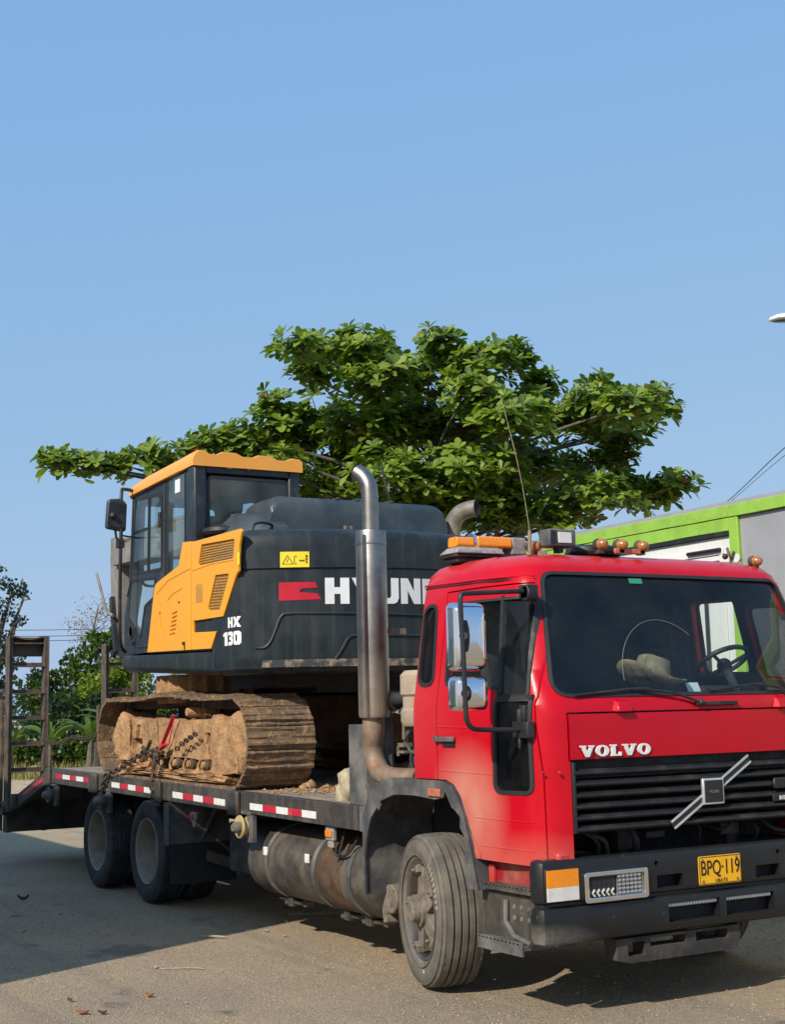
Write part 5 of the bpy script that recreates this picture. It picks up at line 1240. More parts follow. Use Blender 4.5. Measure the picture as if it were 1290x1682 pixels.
# cab interior
part('dashboard', MB().prism([(-.10,1.70),(-.16,1.74),(-.42,1.745),(-.52,1.70),(-.52,1.45),(-.14,1.45)],'y',-1.05,1.05), M['interior'], TRK, bev=.02)
part('instrument_hood', MB().prism([(-.40,1.74),(-.44,1.80),(-.55,1.80),(-.58,1.72)],'y',.38,.86), M['interior'], TRK, bev=.02)
for y in (-.62,.62):
    st = part('seat', MB().box(-1.10,-.65,y-.25,y+.25,1.28,1.46), M['interior'], TRK, bev=.04)
    part('seat_back', MB().prism([(-1.08,1.44),(-1.20,2.02),(-1.08,2.04),(-.96,1.46)],'y',y-.24,y+.24), M['interior'], st, bev=.04)
    part('head_rest', MB().box(-1.19,-1.11,y-.13,y+.13,2.07,2.22), M['interior'], st, bev=.03)
part('cab_floor', MB().box(-1.31,-.12,-1.10,1.10,1.25,1.275), M['interior'], TRK)
part('cab_lining', boolean(cab_loft(-.0465), [cab_loft(-.053), MB().box(-2,1,-2,2,0,1.29), pw(W_DOOR,.004,-1), pw(W_QUART,.004,-1), pw(W_LOW,.004), pw(W_DRIVE,.004,1), pw(W_VENT,.004,1), pf(W_WIND,.004)]), M['interior'], TRK)
sw = MB(); cw = Vector((-.50,.62,1.95)); ax = Vector((-.52,0,.85)).normalized(); uu = Vector((0,1,0)); vv = ax.cross(uu)
sw.tube([cw+(uu*math.cos(q)+vv*math.sin(q))*.17 for q in [2*math.pi*k/32 for k in range(33)]], .016, 8, False)
for q in (R(90),R(210),R(330)): sw.tube([cw-ax*.04, cw+(uu*math.cos(q)+vv*math.sin(q))*.165], .012, 6)
sw.lathe([(0,0),(0,.05)],(0,0,0),'z',3) if False else None
part('steering_wheel', sw.sphere(tuple(cw-ax*.03),.05).tube([cw-ax*.04,cw-ax*.5],.03,8), M['black'], TRK)
# ------------------------------------------------------------------ excavator
EX = thing('excavator', 'orange and slate grey crawler excavator with mud caked tracks standing on the flatbed', 'excavator', (-5.88,0,1.09))
def tz(x): return -.0108*(x+5.88)
# tracks
XA, XB, RT, ZC = -7.40, -4.36, .362, 1.472
def track_pos(s):
    Lt = XB-XA; P = 2*Lt+2*math.pi*RT; s %= P
    if s < Lt:                                             # top run, going -x
        x = XB-s; u = s/Lt; return Vector((x,0,ZC+RT+.035*math.sin(math.pi*u)**2-.018*math.sin(2*math.pi*u)**2)), Vector((-1,0,0)), Vector((0,0,1))
    s -= Lt
    if s < math.pi*RT:
        q = math.pi/2+s/RT; return Vector((XA+RT*math.cos(q),0,ZC+RT*math.sin(q))), Vector((-math.sin(q),0,math.cos(q))), Vector((math.cos(q),0,math.sin(q)))
    s -= math.pi*RT
    if s < Lt: return Vector((XA+s,0,ZC-RT)), Vector((1,0,0)), Vector((0,0,-1))
    s -= Lt; q = -math.pi/2+s/RT
    return Vector((XB+RT*math.cos(q),0,ZC+RT*math.sin(q))), Vector((-math.sin(q),0,math.cos(q))), Vector((math.cos(q),0,math.sin(q)))
PER = 2*(XB-XA)+2*math.pi*RT
NSH = 45; PIT = PER/NSH
def shoe_mesh(seed):
    mb = MB(); h = PIT/2
    prof_ = [(-h*.98,-.006),(-h*.98,.006),(-h*.9,.010),(-h*.70,.012),(-h*.60,.034),(-h*.42,.034),(-h*.30,.016),(-h*.02,.013),(h*.06,.020),(h*.2,.020),(h*.28,.014),(h*.6,.012),(h*.7,.016),(h*.86,.015),(h*.98,.002),(h*.98,-.012),(h*.5,-.012)]
    nw = 7; rings_ = []
    for k in range(nw+1):
        y = -.30+.60*k/nw
        rings_.append([(a+noise.noise(Vector((k*.7,i*.9,seed)))*.005, y+noise.noise(Vector((i*1.3,k,seed+9)))*.004, b+noise.noise(Vector((k*.9,i*.8,seed+4)))*.014*(1 if b>0 else .3)) for i,(a,b) in enumerate(prof_)])
    mb.loft(rings_)
    m = mb.mesh('shoe'); finish(m, M['mud_shoe'], 30); return m
shoes = [shoe_mesh(k*3.7) for k in range(5)]
def track(yc, sd):
    t_ = bpy.data.objects.new('track', None); COL.objects.link(t_); t_.parent = EX; L0 = Vector((-5.88,yc,1.09)); t_.location = L0-WL[EX]; WL[t_] = L0
    t_.rotation_euler = (0, math.atan(.0108), 0)
    for k in range(NSH):
        p, tg, nr = track_pos(k*PIT+.03)
        o = bpy.data.objects.new('shoe', shoes[k % 5]); COL.objects.link(o); o.parent = t_
        mt = Matrix((tg, nr.cross(tg), nr)).transposed().to_4x4(); mt.translation = p + Vector((0,yc,0)) - L0
        o.matrix_local = mt
    # chain links inside
    for yy in (yc-.075, yc+.075):
        pass
    cl = MB(); n_ = NSH*2
    for yy in (yc-.06, yc+.06):
        rg = []
        for k in range(n_):
            p, tg, nr = track_pos(k*PER/n_); a = p-nr*.015; b = p-nr*.085
            rg.append([(a.x,yy-.02,a.z),(a.x,yy+.02,a.z),(b.x,yy+.02,b.z),(b.x,yy-.02,b.z)])
        vs = [q for g_ in rg for q in g_]
        cl.add(vs,[(i*4+k,i*4+(k+1)%4,((i+1)%n_)*4+(k+1)%4,((i+1)%n_)*4+k) for i in range(n_) for k in range(4)])
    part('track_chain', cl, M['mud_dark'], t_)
    o_ = -1 if sd < 0 else 1
    yo = yc + o_*.21
    def yb(a, b): return sorted((yc+o_*a, yc+o_*b))
    # frame
    fp = [(-7.12,1.63),(-6.98,1.665),(-6.62,1.655),(-6.46,1.625),(-6.3,1.66),(-5.75,1.655),(-5.5,1.64),(-5.2,1.66),(-4.62,1.655),(-4.62,1.42),(-4.70,1.31),(-4.80,1.30),(-5.4,1.315),(-6.4,1.32),(-7.0,1.33),(-7.12,1.40)]
    a, b = yb(.20,-.16)
    fm = boolean(rough(MB().prism(fp,'y',a,b), 4, .03, 6., 3+o_), [MB().box(-7.02,-6.72,yc+o_*.13 if o_>0 else yc-.4,yc+.4 if o_>0 else yc-.13,1.37,1.47), MB().box(-6.86,-6.78,*sorted((yc+o_*.12,yc+o_*.5)),1.47,1.60), MB().box(-5.10,-4.88,*sorted((yc+o_*.12,yc+o_*.5)),1.36,1.545), MB().box(-6.28,-6.25,*sorted((yc+o_*.15,yc+o_*.5)),1.32,1.7)])
    part('track_frame', fm, M['mud'], t_, ang=50)
    for (x, r0, seed) in ((-7.36,.27,1),(-4.44,.285,2)):
        lump = rough(MB().lathe([(-.1,0),(-.1,r0*.9),(.12,r0*1.0),(.19,r0*.86),(.225,r0*.55),(.23,0)] if o_>0 else [(.1,0),(.1,r0*.9),(-.12,r0*1.0),(-.19,r0*.86),(-.225,r0*.55),(-.23,0)],(x,yc,ZC+.0),'y',18), 1, .035, 6., seed*5+o_)
        part('idler' if x < -6 else 'sprocket', lump, M['mud'], t_, ang=60)
    sl_ = rough(MB().box(-7.25,-6.75,*yb(.235,.10),1.35,1.60), 5, .03, 4., 8).copy()
    part('frame_end', rough(MB().box(-4.88,-4.36,*yb(.225,.05),1.22,1.67), 6, .045, 5., 4), M['mud'], t_, ang=60)
    part('frame_end', rough(MB().box(-7.28,-7.02,*yb(.225,.05),1.26,1.66), 6, .045, 5., 6), M['mud'], t_, ang=60)
    for x in (-6.75,-6.42,-6.1,-5.78,-5.44,-5.1,-4.78):
        rl = part('roller', MB().lathe([(o_*.02,.075),(o_*.14,.078),(o_*.15,.055),(o_*.20,.05),(o_*.215,.03),(o_*.215,0)],(x,yc,1.268),'y',14), M['mud_dark'], t_)
        part('roller_cap', MB().lathe([(o_*.216,.034),(o_*.236,.03),(o_*.24,0)],(x,yc,1.268),'y',12), M['mud'], rl)
        part('roller_guard', MB().tube(smoothpath([(x-.07,yc+o_*.22,1.31),(x-.10,yc+o_*.23,1.25),(x-.07,yc+o_*.23,1.20)],3),.014,6), M['mud'], rl)
    cr_ = part('carrier_roller', MB().lathe([(-o_*.1,.055),(o_*.05,.06),(o_*.08,.045),(o_*.16,.05),(o_*.20,.035),(o_*.20,0)],(-5.55,yc,1.72),'y',14).box(-5.60,-5.50,yc-.04,yc+.04,1.6,1.72), M['mud'], t_)
    part('mud_pile', rough(MB().prism([(-7.12,1.135),(-4.55,1.135),(-4.5,1.18),(-4.8,1.215),(-5.3,1.205),(-5.7,1.20),(-6.3,1.225),(-6.8,1.235),(-7.1,1.20)],'y',*yb(.265,-.2)), 7, .07, 10., 11), M['mud'], t_, ang=60)
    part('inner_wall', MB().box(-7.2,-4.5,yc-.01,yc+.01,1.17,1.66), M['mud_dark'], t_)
track(-.885,-1); track(.885,1)
# undercarriage centre, slew ring with dirt ribs
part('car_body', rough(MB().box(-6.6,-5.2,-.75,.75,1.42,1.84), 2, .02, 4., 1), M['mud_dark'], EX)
dm = MB(); n_ = 26
vs = []
for z, r in ((1.80,.66),(1.86,.68),(2.06,.68)):
    for k in range(n_*2):
        q = math.pi*k/n_; rr = r + (.03 if k % 2 else -.03)
        vs.append((-6.15+rr*math.cos(q)*.86, rr*math.sin(q)*.86-.50, z))
N2 = n_*2
dm.add(vs,[(i*N2+k,i*N2+(k+1)%N2,(i+1)*N2+(k+1)%N2,(i+1)*N2+k) for i in range(2) for k in range(N2)])
part('slew_ring', dm, M['mud'], EX, ang=20)
# platform skirt
def skz(x): return 1.985-.046*(x+3.98), 2.19-.028*(x+3.94)
for sd in (-1,1):
    a, b = sorted((sd*1.225, sd*.9)); rg = []
    for x in (-6.90,-6.86,-6.3,-5.6,-5.0,-4.55):
        z0, z1 = skz(x); i_ = .03 if x < -6.89 else 0
        yo_ = sd*(1.225-i_); yi = sd*.9
        q = [(x,yo_-sd*.06,z0),(x,yo_-sd*.012,z0+.03),(x,yo_,z0+.06),(x,yo_,z1-.006),(x,yo_-sd*.006,z1),(x,yi,z1),(x,yi,z0)]
        rg.append(q)
    part('skirt', MB().loft(rg), M['slate'], EX, ang=40)
part('dark_gap_block', MB().box(-6.7,-4.4,-.35,1.15,1.86,2.06).box(-4.75,-4.3,-1.0,1.0,1.9,2.05), M['interior'], EX)  # added dark blocks closing the see-through gap under the platform, read as shade
part('platform', MB().add([(-6.85,-1.05,2.15),(-4.2,-1.05,2.03),(-4.2,1.05,2.03),(-6.85,1.05,2.15),(-6.85,-1.05,2.26),(-4.2,-1.05,2.2),(-4.2,1.05,2.2),(-6.85,1.05,2.26)],[(0,3,2,1),(4,5,6,7),(0,1,5,4),(1,2,6,5),(2,3,7,6),(3,0,4,7)]), M['slate_dark'], EX)
# counterweight
def cw_ring(z, ins):
    R_ = 2.2-ins; hw_ = 1.222-ins; r = .13; pts = []
    xc_ = -5.9
    xe = xc_+math.sqrt((R_-r)**2-(hw_-r)**2)               # corner circle centre
    pts = [(-4.60+ins*.3, 0),(-4.60+ins*.3,-hw_*.6),(-4.60+ins*.3,-hw_),(-4.45,-hw_)]
    a1 = math.atan2(-(hw_-r), xe-xc_)
    for k in range(7):
        q = -math.pi/2 + (a1+math.pi/2)*k/6; pts.append((xe+r*math.cos(q), -(hw_-r)+r*math.sin(q)))
    for k in range(1,13):
        q = a1*(1-k/12); pts.append((xc_+R_*math.cos(q), R_*math.sin(q)))
    full = pts + [(x,-y) for x, y in reversed(pts[1:-1])]
    return [(x,y,z) for x, y in full]
lev = [(2.00,.09),(2.015,.045),(2.045,.02),(2.06,.018),(2.10,.004),(2.14,0),(2.836,0),(2.840,.014),(2.852,.014),(2.856,.0),(3.02,-.004),(3.09,.003),(3.135,.02),(3.165,.055),(3.182,.10),(3.19,.16)]
def cwsh(x,y,z): return (x, y, z - .010*(x+3.7) + .012*(y+.5)*(1 if z>2.5 else .3))
cwm = MB().loft([cw_ring(z,i) for z, i in lev]).map(cwsh)
CWO = part('counterweight', cwm, M['slate'], EX, ang=32)
def onarc(y, z, d=.0):
    R_ = 2.2+d; x = -5.9+math.sqrt(R_*R_-y*y); return cwsh(x, y, z)
def arcplate(y0, y1, z0, z1, d0, d1, n=10):
    return MB().loft([[onarc(y0+(y1-y0)*k/n, z, d) for z, d in ((z0,d0),(z1,d0),(z1,d1),(z0,d1))] for k in range(n+1)])
part('worn_edge', arcplate(-1.05,1.05,2.052,2.112,-.03,.004,16), M['tan'], CWO)
def arcridge(pts, r=.013): return MB().tube(smoothpath([onarc(y,z,.0) for y, z in pts],4), r, 8)
part('panel_ridge', arcridge([(-1.10,2.212),(-1.06,2.208),(-1.02,2.225),(-.98,2.29),(-.935,2.42),(-.91,2.465),(-.86,2.482),(-.6,2.482),(-.3,2.478),(0,2.474),(.3,2.47),(.7,2.47),(.86,2.46),(.94,2.42),(1.0,2.25),(1.05,2.2),(1.10,2.2)]), M['slate'], CWO)
part('panel_ridge', arcridge([(-.50,2.11),(-.44,2.2),(-.40,2.27),(-.36,2.295),(-.28,2.302),(0,2.30),(.25,2.30),(.34,2.29),(.40,2.2),(.46,2.11)]), M['slate'], CWO)
# logo, name and warning plate
def arcpoly(pts, d): return pts
rl = [(-.931,2.737),(-.655,2.734),(-.641,2.690),(-.752,2.686),(-.776,2.672),(-.776,2.656),(-.640,2.643),(-.609,2.596),(-.933,2.589)]
rp_ = MB(); rows = []
def arcsheet(poly, d):
    """extruded polygon laid on the counterweight arc"""
    mb = MB().prism(poly,'x',0,1); return mb.map(lambda x,y,z: onarc(y, z, d*x+.001))
lm1 = [(-.931,2.737),(-.776,2.7355),(-.776,2.591),(-.933,2.589)]
lm2 = [(-.776,2.7355),(-.655,2.734),(-.641,2.690),(-.752,2.686),(-.776,2.672)]
lm3 = [(-.776,2.656),(-.640,2.643),(-.609,2.596),(-.776,2.591)]
part('logo_mark', arcsheet(lm1,.003).join(arcsheet(lm2,.003)).join(arcsheet(lm3,.003)), M['decal_red'], CWO)
lt, lw = poly_letters('HYUNDAI', .213)
k_ = 1.43/lw
part('maker_name', lt.map(lambda x,y,z: onarc(-.578+x*k_, 2.556+y, .001+.004*z)), M['white_paint'], CWO)
wp = part('warning_plate', arcplate(-.920,-.700,2.858,2.985,.001,.004,4), M['decal_yellow'], CWO)
dg_ = MB()
def dl(a, b, w_): dg_.loft([[onarc(p[0]+s_*n2[0]*w_/2, p[1]+s_*n2[1]*w_/2, d) for s_, d in ((-1,.0042),(1,.0042),(1,.0055),(-1,.0055))] for p in (a,b) for n2 in ((lambda l:(-(b[1]-a[1])/l,(b[0]-a[0])/l))(math.hypot(b[0]-a[0],b[1]-a[1])),)])
for a, b in (((-.905,2.885),(-.865,2.955)),((-.865,2.955),(-.825,2.885)),((-.825,2.885),(-.905,2.885)),((-.872,2.90),(-.86,2.93)),((-.815,2.95),(-.815,2.885)),((-.815,2.885),(-.795,2.885)),((-.815,2.95),(-.795,2.945)),((-.775,2.91),(-.738,2.91)),((-.765,2.918),(-.775,2.91)),((-.748,2.918),(-.738,2.91)),((-.722,2.89),(-.722,2.94)),((-.730,2.925),(-.714,2.925)),((-.728,2.9),(-.716,2.9))): dl(a, b, .0045 if a[0] < -.78 else .008)
dg_.lathe([(0,0)],(0,0,0)) if False else None
part('warning_symbols', dg_.sphere(onarc(-.722,2.95,.004),.009,8,5), M['ink'], wp)
# side body behind the cab
part('side_body', MB().prism([(-6.16,2.265),(-4.5,2.21),(-4.24,2.20),(-4.24,3.05),(-4.30,3.10),(-5.02,3.16),(-5.02,2.4),(-6.16,2.4)],'y',-1.212,-1.10), M['slate'], EX, bev=.01)
part('side_body', MB().prism([(-6.3,2.265),(-4.24,2.20),(-4.24,2.95),(-4.30,3.10),(-6.3,3.17)],'y',1.212,1.0), M['slate'], EX, bev=.01)
part('engine_bay', MB().box(-5.0,-4.45,-1.09,.99,2.2,3.12).box(-6.4,-5.0,.35,.99,2.26,3.14), M['slate_dark'], EX)
Y1_, Y2_ = -1.236, -1.213
yp_a = [(-6.149,2.277),(-5.964,2.865),(-5.925,2.895),(-5.84,2.915),(-5.342,3.008),(-5.245,3.204),(-5.045,3.19),(-5.045,2.248)]
yp_b = [(-5.037,2.245),(-5.037,2.395),(-5.037,2.492),(-5.037,3.185),(-4.926,3.180),(-3.98,3.168),(-3.95,3.145),(-4.0,3.048),(-4.02,2.827),(-4.06,2.807),(-4.339,2.485),(-5.0,2.493),(-5.0,2.392),(-4.489,2.372),(-4.604,2.234)]
v1 = [(-4.807,3.132),(-4.09,3.098),(-4.127,2.944),(-4.888,2.96)]
v2 = [(-4.501,2.84),(-4.206,2.826),(-4.412,2.548),(-4.677,2.56)]
louv = []
for k in range(6):
    z = 2.402+k*.036; a = -5.575+.012*k; b_2 = a+.145-.004*abs(k-2)
    louv.append(MB().prism([(a,z),(b_2,z+.004),(b_2+.004,z+.018+.002*k),(a+.012,z+.012)],'y',-1.3,-1.222))
pa = boolean(MB().prism(yp_a,'y',Y1_,Y2_), louv+[MB().prism(rpoly([(-5.845,2.63),(-5.80,2.63),(-5.765,2.435),(-5.80,2.435)],.02,3),'y',-1.3,-1.22)])
pnl = part('side_panel', pa, M['yellow'], EX, bev=.004)
part('panel_recess', MB().prism(grow(yp_a,-.05),'y',-1.2165,-1.214) if False else MB().box(-5.86,-5.30,-1.2195,-1.2175,2.39,2.64), M['mud_dark'], pnl)
pb_m = boolean(MB().prism(yp_b,'y',Y1_,Y2_), [MB().prism(rpoly(v1,.02,3),'y',-1.3,-1.2), MB().prism(rpoly(v2,.02,3),'y',-1.3,-1.2)])
def bendy(x, z): return 0*max(0,z-2.98)*.5*min(1,max(0,(x+5.03)/.9))
for v in pb_m.vertices: v.co.y += bendy(v.co.x, v.co.z)
pnl2 = part('side_panel', pb_m, M['yellow'], EX, bev=.004)
for V, nu, nv in ((v1,17,8),(v2,9,12)):
    vp = part('vent', MB().prism(V,'y',-1.2165,-1.2135).map(lambda x,y,z:(x,y+bendy(x,z),z)), M['mesh'], pnl2)
    bars = MB()
    for k in range(1,nu):
        u = k/nu; a = Vector(V[0]).lerp(Vector(V[1]),u); b = Vector(V[3]).lerp(Vector(V[2]),u); bars.bar((a.x,-1.222,a.y),(b.x,-1.222,b.y),.009,.007,(0,1,0))
    for k in range(1,nv):
        u = k/nv; a = Vector(V[0]).lerp(Vector(V[3]),u); b = Vector(V[1]).lerp(Vector(V[2]),u); bars.bar((a.x,-1.2235,a.y),(b.x,-1.2235,b.y),.009,.007,(0,1,0))
    part('vent_bars', bars.map(lambda x,y,z:(x,y+bendy(x,z),z)), M['mesh_bar'], vp)
sm = MB()
for P_ in ([(-5.02,2.93),(-4.6,2.945),(-4.1,2.93)],[(-5.9,2.80),(-5.6,2.90),(-5.06,2.955)],[(-5.62,2.72),(-5.5,2.765),(-5.25,2.80)]): sm.tube([(x,-1.2365,z) for x, z in P_], .005, 6)
part('panel_crease', sm, M['yellow'], pnl2)
part('panel_latch', MB().box(-4.93,-4.80,-1.238,-1.2365,2.64,2.80).box(-4.79,-4.785,-1.239,-1.2365,2.64,2.78).box(-4.86,-4.845,-1.241,-1.2365,2.68,2.75), M['mesh_bar'], pnl2, bev=.001)
part('panel_lock', MB().lathe([(0,.012),(-.006,.010),(-.006,0)],(-5.33,-1.2365,2.68),'y',10).box(-5.25,-5.19,-1.242,-1.2365,2.30,2.325).box(-5.205,-5.19,-1.242,-1.2365,2.255,2.30), M['ink'], pnl)
part('small_decal', MB().box(-4.03,-3.99,-1.2385,-1.2365,2.88,2.98), M['decal_yellow'], pnl2)
# size badge on the side
SM = Matrix(((1,0,0,0),(0,0,-1,0),(0,1,0,0),(0,0,0,1)))
def stext(t_, size, pos, bold, sx): return tf(text_mesh(t_, size, bold, sx, .0012), Matrix.Translation(pos) @ SM)
def cwside(x):
    return -1.2228 if x < -4.142 else -(1.092+math.sqrt(max(0.,.13**2-(x+4.142)**2)))-.0012
for word, hgt, x0, wd, z0 in (('HX',.085,-4.27,.215,2.385),('130',.110,-4.37,.315,2.243)):
    for ch_i, ch in enumerate(word):
        lt, lw = poly_letters(ch, hgt); n_l = len(word); cw_ = wd/n_l
        part('model_text', lt.map(lambda x,y,z: (x0+cw_*(ch_i+.04)+x*cw_*.90/lw, cwside(x0+cw_*(ch_i+.04)+x*cw_*.90/lw)-.0018*z, z0+y)), M['white_paint'], EX)
# engine hood and top deck
def hood_ring(x, k):
    y0, y1, zb, zt = -.80, 1.02, 3.12, 3.555; r = .16
    P_ = [(y0,zb),(y0+.02,zb+.18*k)]
    for q in range(6): a = math.pi-q*math.pi/2/5; P_.append((y0+.20+.16*math.cos(a), zb+(zt-zb)*k-.14+.14*math.sin(a)))
    for q in range(6): a = math.pi/2-q*math.pi/2/5; P_.append((y1-.16+.16*math.cos(a), zb+(zt-zb)*k-.14+.14*math.sin(a)))
    P_ += [(y1,zb)]
    return [(x,a,b) for a, b in P_]
part('engine_hood', MB().loft([hood_ring(-5.0,.90),hood_ring(-4.97,.985),hood_ring(-4.85,1.0),hood_ring(-4.55,.99),hood_ring(-4.46,.95),hood_ring(-4.42,.8)]), M['slate_light'], EX, ang=50)
hr = MB()
for y in (-.10,.10,.45): hr.add([(-4.98,y,3.545),(-4.98,y+.035,3.545),(-4.45,y+.035,3.54),(-4.45,y,3.54),(-4.98,y+.006,3.566),(-4.98,y+.03,3.566),(-4.46,y+.03,3.558),(-4.46,y+.006,3.558)],[(0,3,2,1),(4,5,6,7),(0,1,5,4),(1,2,6,5),(2,3,7,6),(3,0,4,7)])
part('hood_ridge', hr, M['slate_light'], EX, bev=.01)
part('hood_latch', MB().box(-4.42,-4.39,-.06,-.03,3.2,3.30).box(-4.42,-4.39,.0,.03,3.2,3.30).box(-4.43,-4.41,-.09,.06,3.19,3.23), M['rim'], EX, bev=.004)
part('top_deck', MB().box(-5.0,-4.1,-1.20,1.15,3.10,3.135), M['slate_dark'], EX)
hd = MB()
for y0, y1 in ((-1.05,-.80),): hd.tube(smoothpath([(-4.15,y0,3.17),(-4.15,y0+.02,3.235),(-4.2,(y0+y1)/2,3.26),(-4.3,y1,3.25),(-4.5,y1+.02,3.2)],4),.012,8)
part('hand_rail', hd, M['black'], EX)
part('hood_corner', MB().loft([[(x,y0,3.13),(x,y0+.36,3.13),(x,y0+.36,3.13+h),(x,y0+.18,3.13+h*.95),(x,y0+.02,3.13+h*.3)] for x, y0, h in ((-5.0,-1.15,.22),(-4.8,-1.12,.30),(-4.5,-1.02,.25),(-4.35,-.95,.12))]), M['slate_light'], EX, bev=.02)
part('air_cleaner_bowl', MB().lathe([(.0,.07),(.05,.075),(.06,.165),(.085,.185),(.115,.18),(.14,.10),(.15,0)],(-4.88,-1.0,3.17),'z',26).lathe([(-.06,.06),(.02,.06)],(-4.88,-1.0,3.17),'z',16), M['black'], EX)
part('exhaust_base', MB().box(-4.72,-4.38,1.02,1.30,3.16,3.23).box(-4.8,-4.4,.98,1.2,2.9,3.17), M['orange_roof'], EX, bev=.012)
ep = smoothpath([(-4.55,1.15,3.20),(-4.55,1.15,3.33),(-4.53,1.165,3.42),(-4.47,1.20,3.485),(-4.39,1.25,3.51),(-4.33,1.29,3.515)],5)
part('exhaust_pipe', MB().tube(ep,.078,22,False).tube([p for p in reversed(ep)],.071,22,False), M['pipe'] if False else material('dusty_exhaust', (.25,.22,.19), .6, metal=.4, var=.4, dusts=[(None,9.,(.4,.35,.28),.5,.75,.6)]), EX)
part('exhaust_bolts', MB().box(-4.7,-4.66,.92,.96,3.14,3.22).box(-4.62,-4.58,.90,.94,3.14,3.24), M['rim'], EX)
part('radio_antenna', MB().tube([(-4.9,.70,3.52),(-4.9,.70,3.60)],.014,8).tube([(-4.9,.70,3.60),(-4.92,.62,3.95)],.010,6), M['black'], EX)
# operator cab
CS = [(-6.90,2.28),(-6.885,2.64),(-6.76,2.92),(-6.655,3.88),(-5.15,3.93),(-5.03,3.72),(-5.03,2.28)]
ci = [(-6.84,2.33),(-6.825,2.64),(-6.70,2.92),(-6.60,3.82),(-5.19,3.86),(-5.09,3.70),(-5.09,2.33)]
wd_ = rpoly([(-6.565,3.775),(-5.855,3.725),(-5.857,3.03),(-6.675,3.055)],[.05,.04,.04,.06],4)
wr_ = rpoly([(-5.70,3.86),(-5.26,3.845),(-5.264,2.9),(-5.70,2.9)],.03,3)
wl_ = rpoly([(-6.68,2.995),(-6.02,2.955),(-6.065,2.78),(-6.302,2.72),(-6.421,2.42),(-6.775,2.65)],[.03,.03,.03,.04,.03,.05],3)
wb_ = rpoly([(-1.075,3.77),(-.31,3.77),(-.31,3.18),(-1.075,3.18)],.05,4)
cabm = boolean(MB().prism(CS,'y',-1.205,-.20), [MB().prism(ci,'y',-1.15,-.255), MB().prism(wd_,'y',-2,0), MB().prism(wr_,'y',-2,-.7), MB().prism(wl_,'y',-2,-.7), MB().prism(wb_,'x',-5.3,-4.9), MB().prism(rpoly([(-1.09,3.75),(-.315,3.75),(-.315,2.5),(-1.09,2.5)],.06,3),'x',-7.2,-6.5)])
XC = part('operator_cab', cabm, M['slate_dark'], EX, bev=.012)
def pane(poly, ax, c_, nm='pane', fr=.012):
    o = part('window', MB().add([], []) if False else boolean(MB().prism(grow(poly,.014),ax,c_-.006,c_+.006), [MB().prism(grow(poly,-.012),ax,c_-.1,c_+.1)]), M['gasket'], EX)
    part('pane', MB().prism(grow(poly,-.004),ax,c_-.002,c_+.002), M['glass_exc'], o); return o
o = pane(wd_,'y',-1.203)
part('window_bar', MB().bar((-6.175,-1.206,3.74),(-6.20,-1.206,3.045),.022,.022,(1,0,0)).box(-6.66,-6.20,-1.209,-1.2,3.44,3.465), M['gasket'], o)
pane(wr_,'y',-1.203); pane(wl_,'y',-1.203); pane(wb_,'x',-5.034); pane(wd_,'y',-.206)
pane(rpoly([(-1.09,3.75),(-.315,3.75),(-.315,2.95),(-1.09,2.95)],.06,3),'x',-6.69)
for P_ in ([(-5.765,3.90),(-5.775,2.95)],[(-6.80,2.85),(-6.70,3.0),(-6.63,3.86)],[(-6.86,2.42),(-6.5,2.34),(-6.2,2.33)]): part('door_seam', MB().tube([(x,-1.207,z) for x, z in P_], .008, 6), M['gasket'], XC)
part('door_handle', MB().box(-5.90,-5.86,-1.225,-1.205,3.42,3.56), M['black'], XC, bev=.004)
part('door_lock', MB().lathe([(0,.03),(-.012,.026),(-.012,0)],(-6.63,-1.206,2.40),'y',14), M['black'], XC)
part('lock_ring', MB().lathe([(0,.075),(-.006,.072),(-.006,.055),(0,.05)],(-6.70,-1.206,2.50),'y',18), M['black'], XC, bev=.004)
part('cab_sticker', MB().box(-5.50,-5.38,-1.2085,-1.2055,3.68,3.80), M['paper'], XC)
part('rear_pillar', MB().box(-5.16,-5.005,-1.222,-1.10,2.9,3.93), M['slate_dark'], EX, bev=.02)
part('rear_pillar', MB().box(-5.12,-5.015,-.30,-.185,3.12,3.90), M['slate_dark'], EX, bev=.02)
part('rear_header', MB().box(-5.06,-5.012,-1.10,-.30,3.80,3.90), M['slate_dark'], EX, bev=.008)
part('header_lamps', MB().box(-5.01,-4.99,-.92,-.86,3.845,3.875).box(-5.01,-4.99,-.52,-.46,3.85,3.88).lathe([(0,.02),(.01,.02),(.01,0)],(-5.01,-.70,3.86),'x',12), M['rim'], EX)
# ridged roof
RPf = [(-1.235,3.845),(-.17,3.845),(-.17,3.945)]
ryz = [(-.20,3.968),(-.27,3.972),(-.33,3.945),(-.42,3.948),(-.48,3.975),(-.60,3.978),(-.66,3.952),(-.76,3.954),(-.82,3.982),(-.95,3.984),(-1.01,3.955),(-1.08,3.958),(-1.12,3.985),(-1.18,3.985),(-1.215,3.955),(-1.24,3.90)]
roofp = RPf + ryz
rg = []
for x, dzz, k in ((-6.68,-.06,.5),(-6.64,-.035,.9),(-6.3,-.02,1),(-5.7,-.005,1),(-5.25,.01,1),(-5.02,.015,1),(-4.985,.01,.95)):
    rg.append([(x, -.7+(y+.7)*(.97 if k < .8 else 1), 3.87+dzz+(z-3.87)*k) for y, z in roofp])
part('cab_roof', MB().loft(rg), M['orange_roof'], EX, ang=30)
part('roof_drip', MB().bar((-6.66,-1.235,3.83),(-5.3,-1.235,3.865),.02,.03), M['orange_roof'], EX, bev=.006)
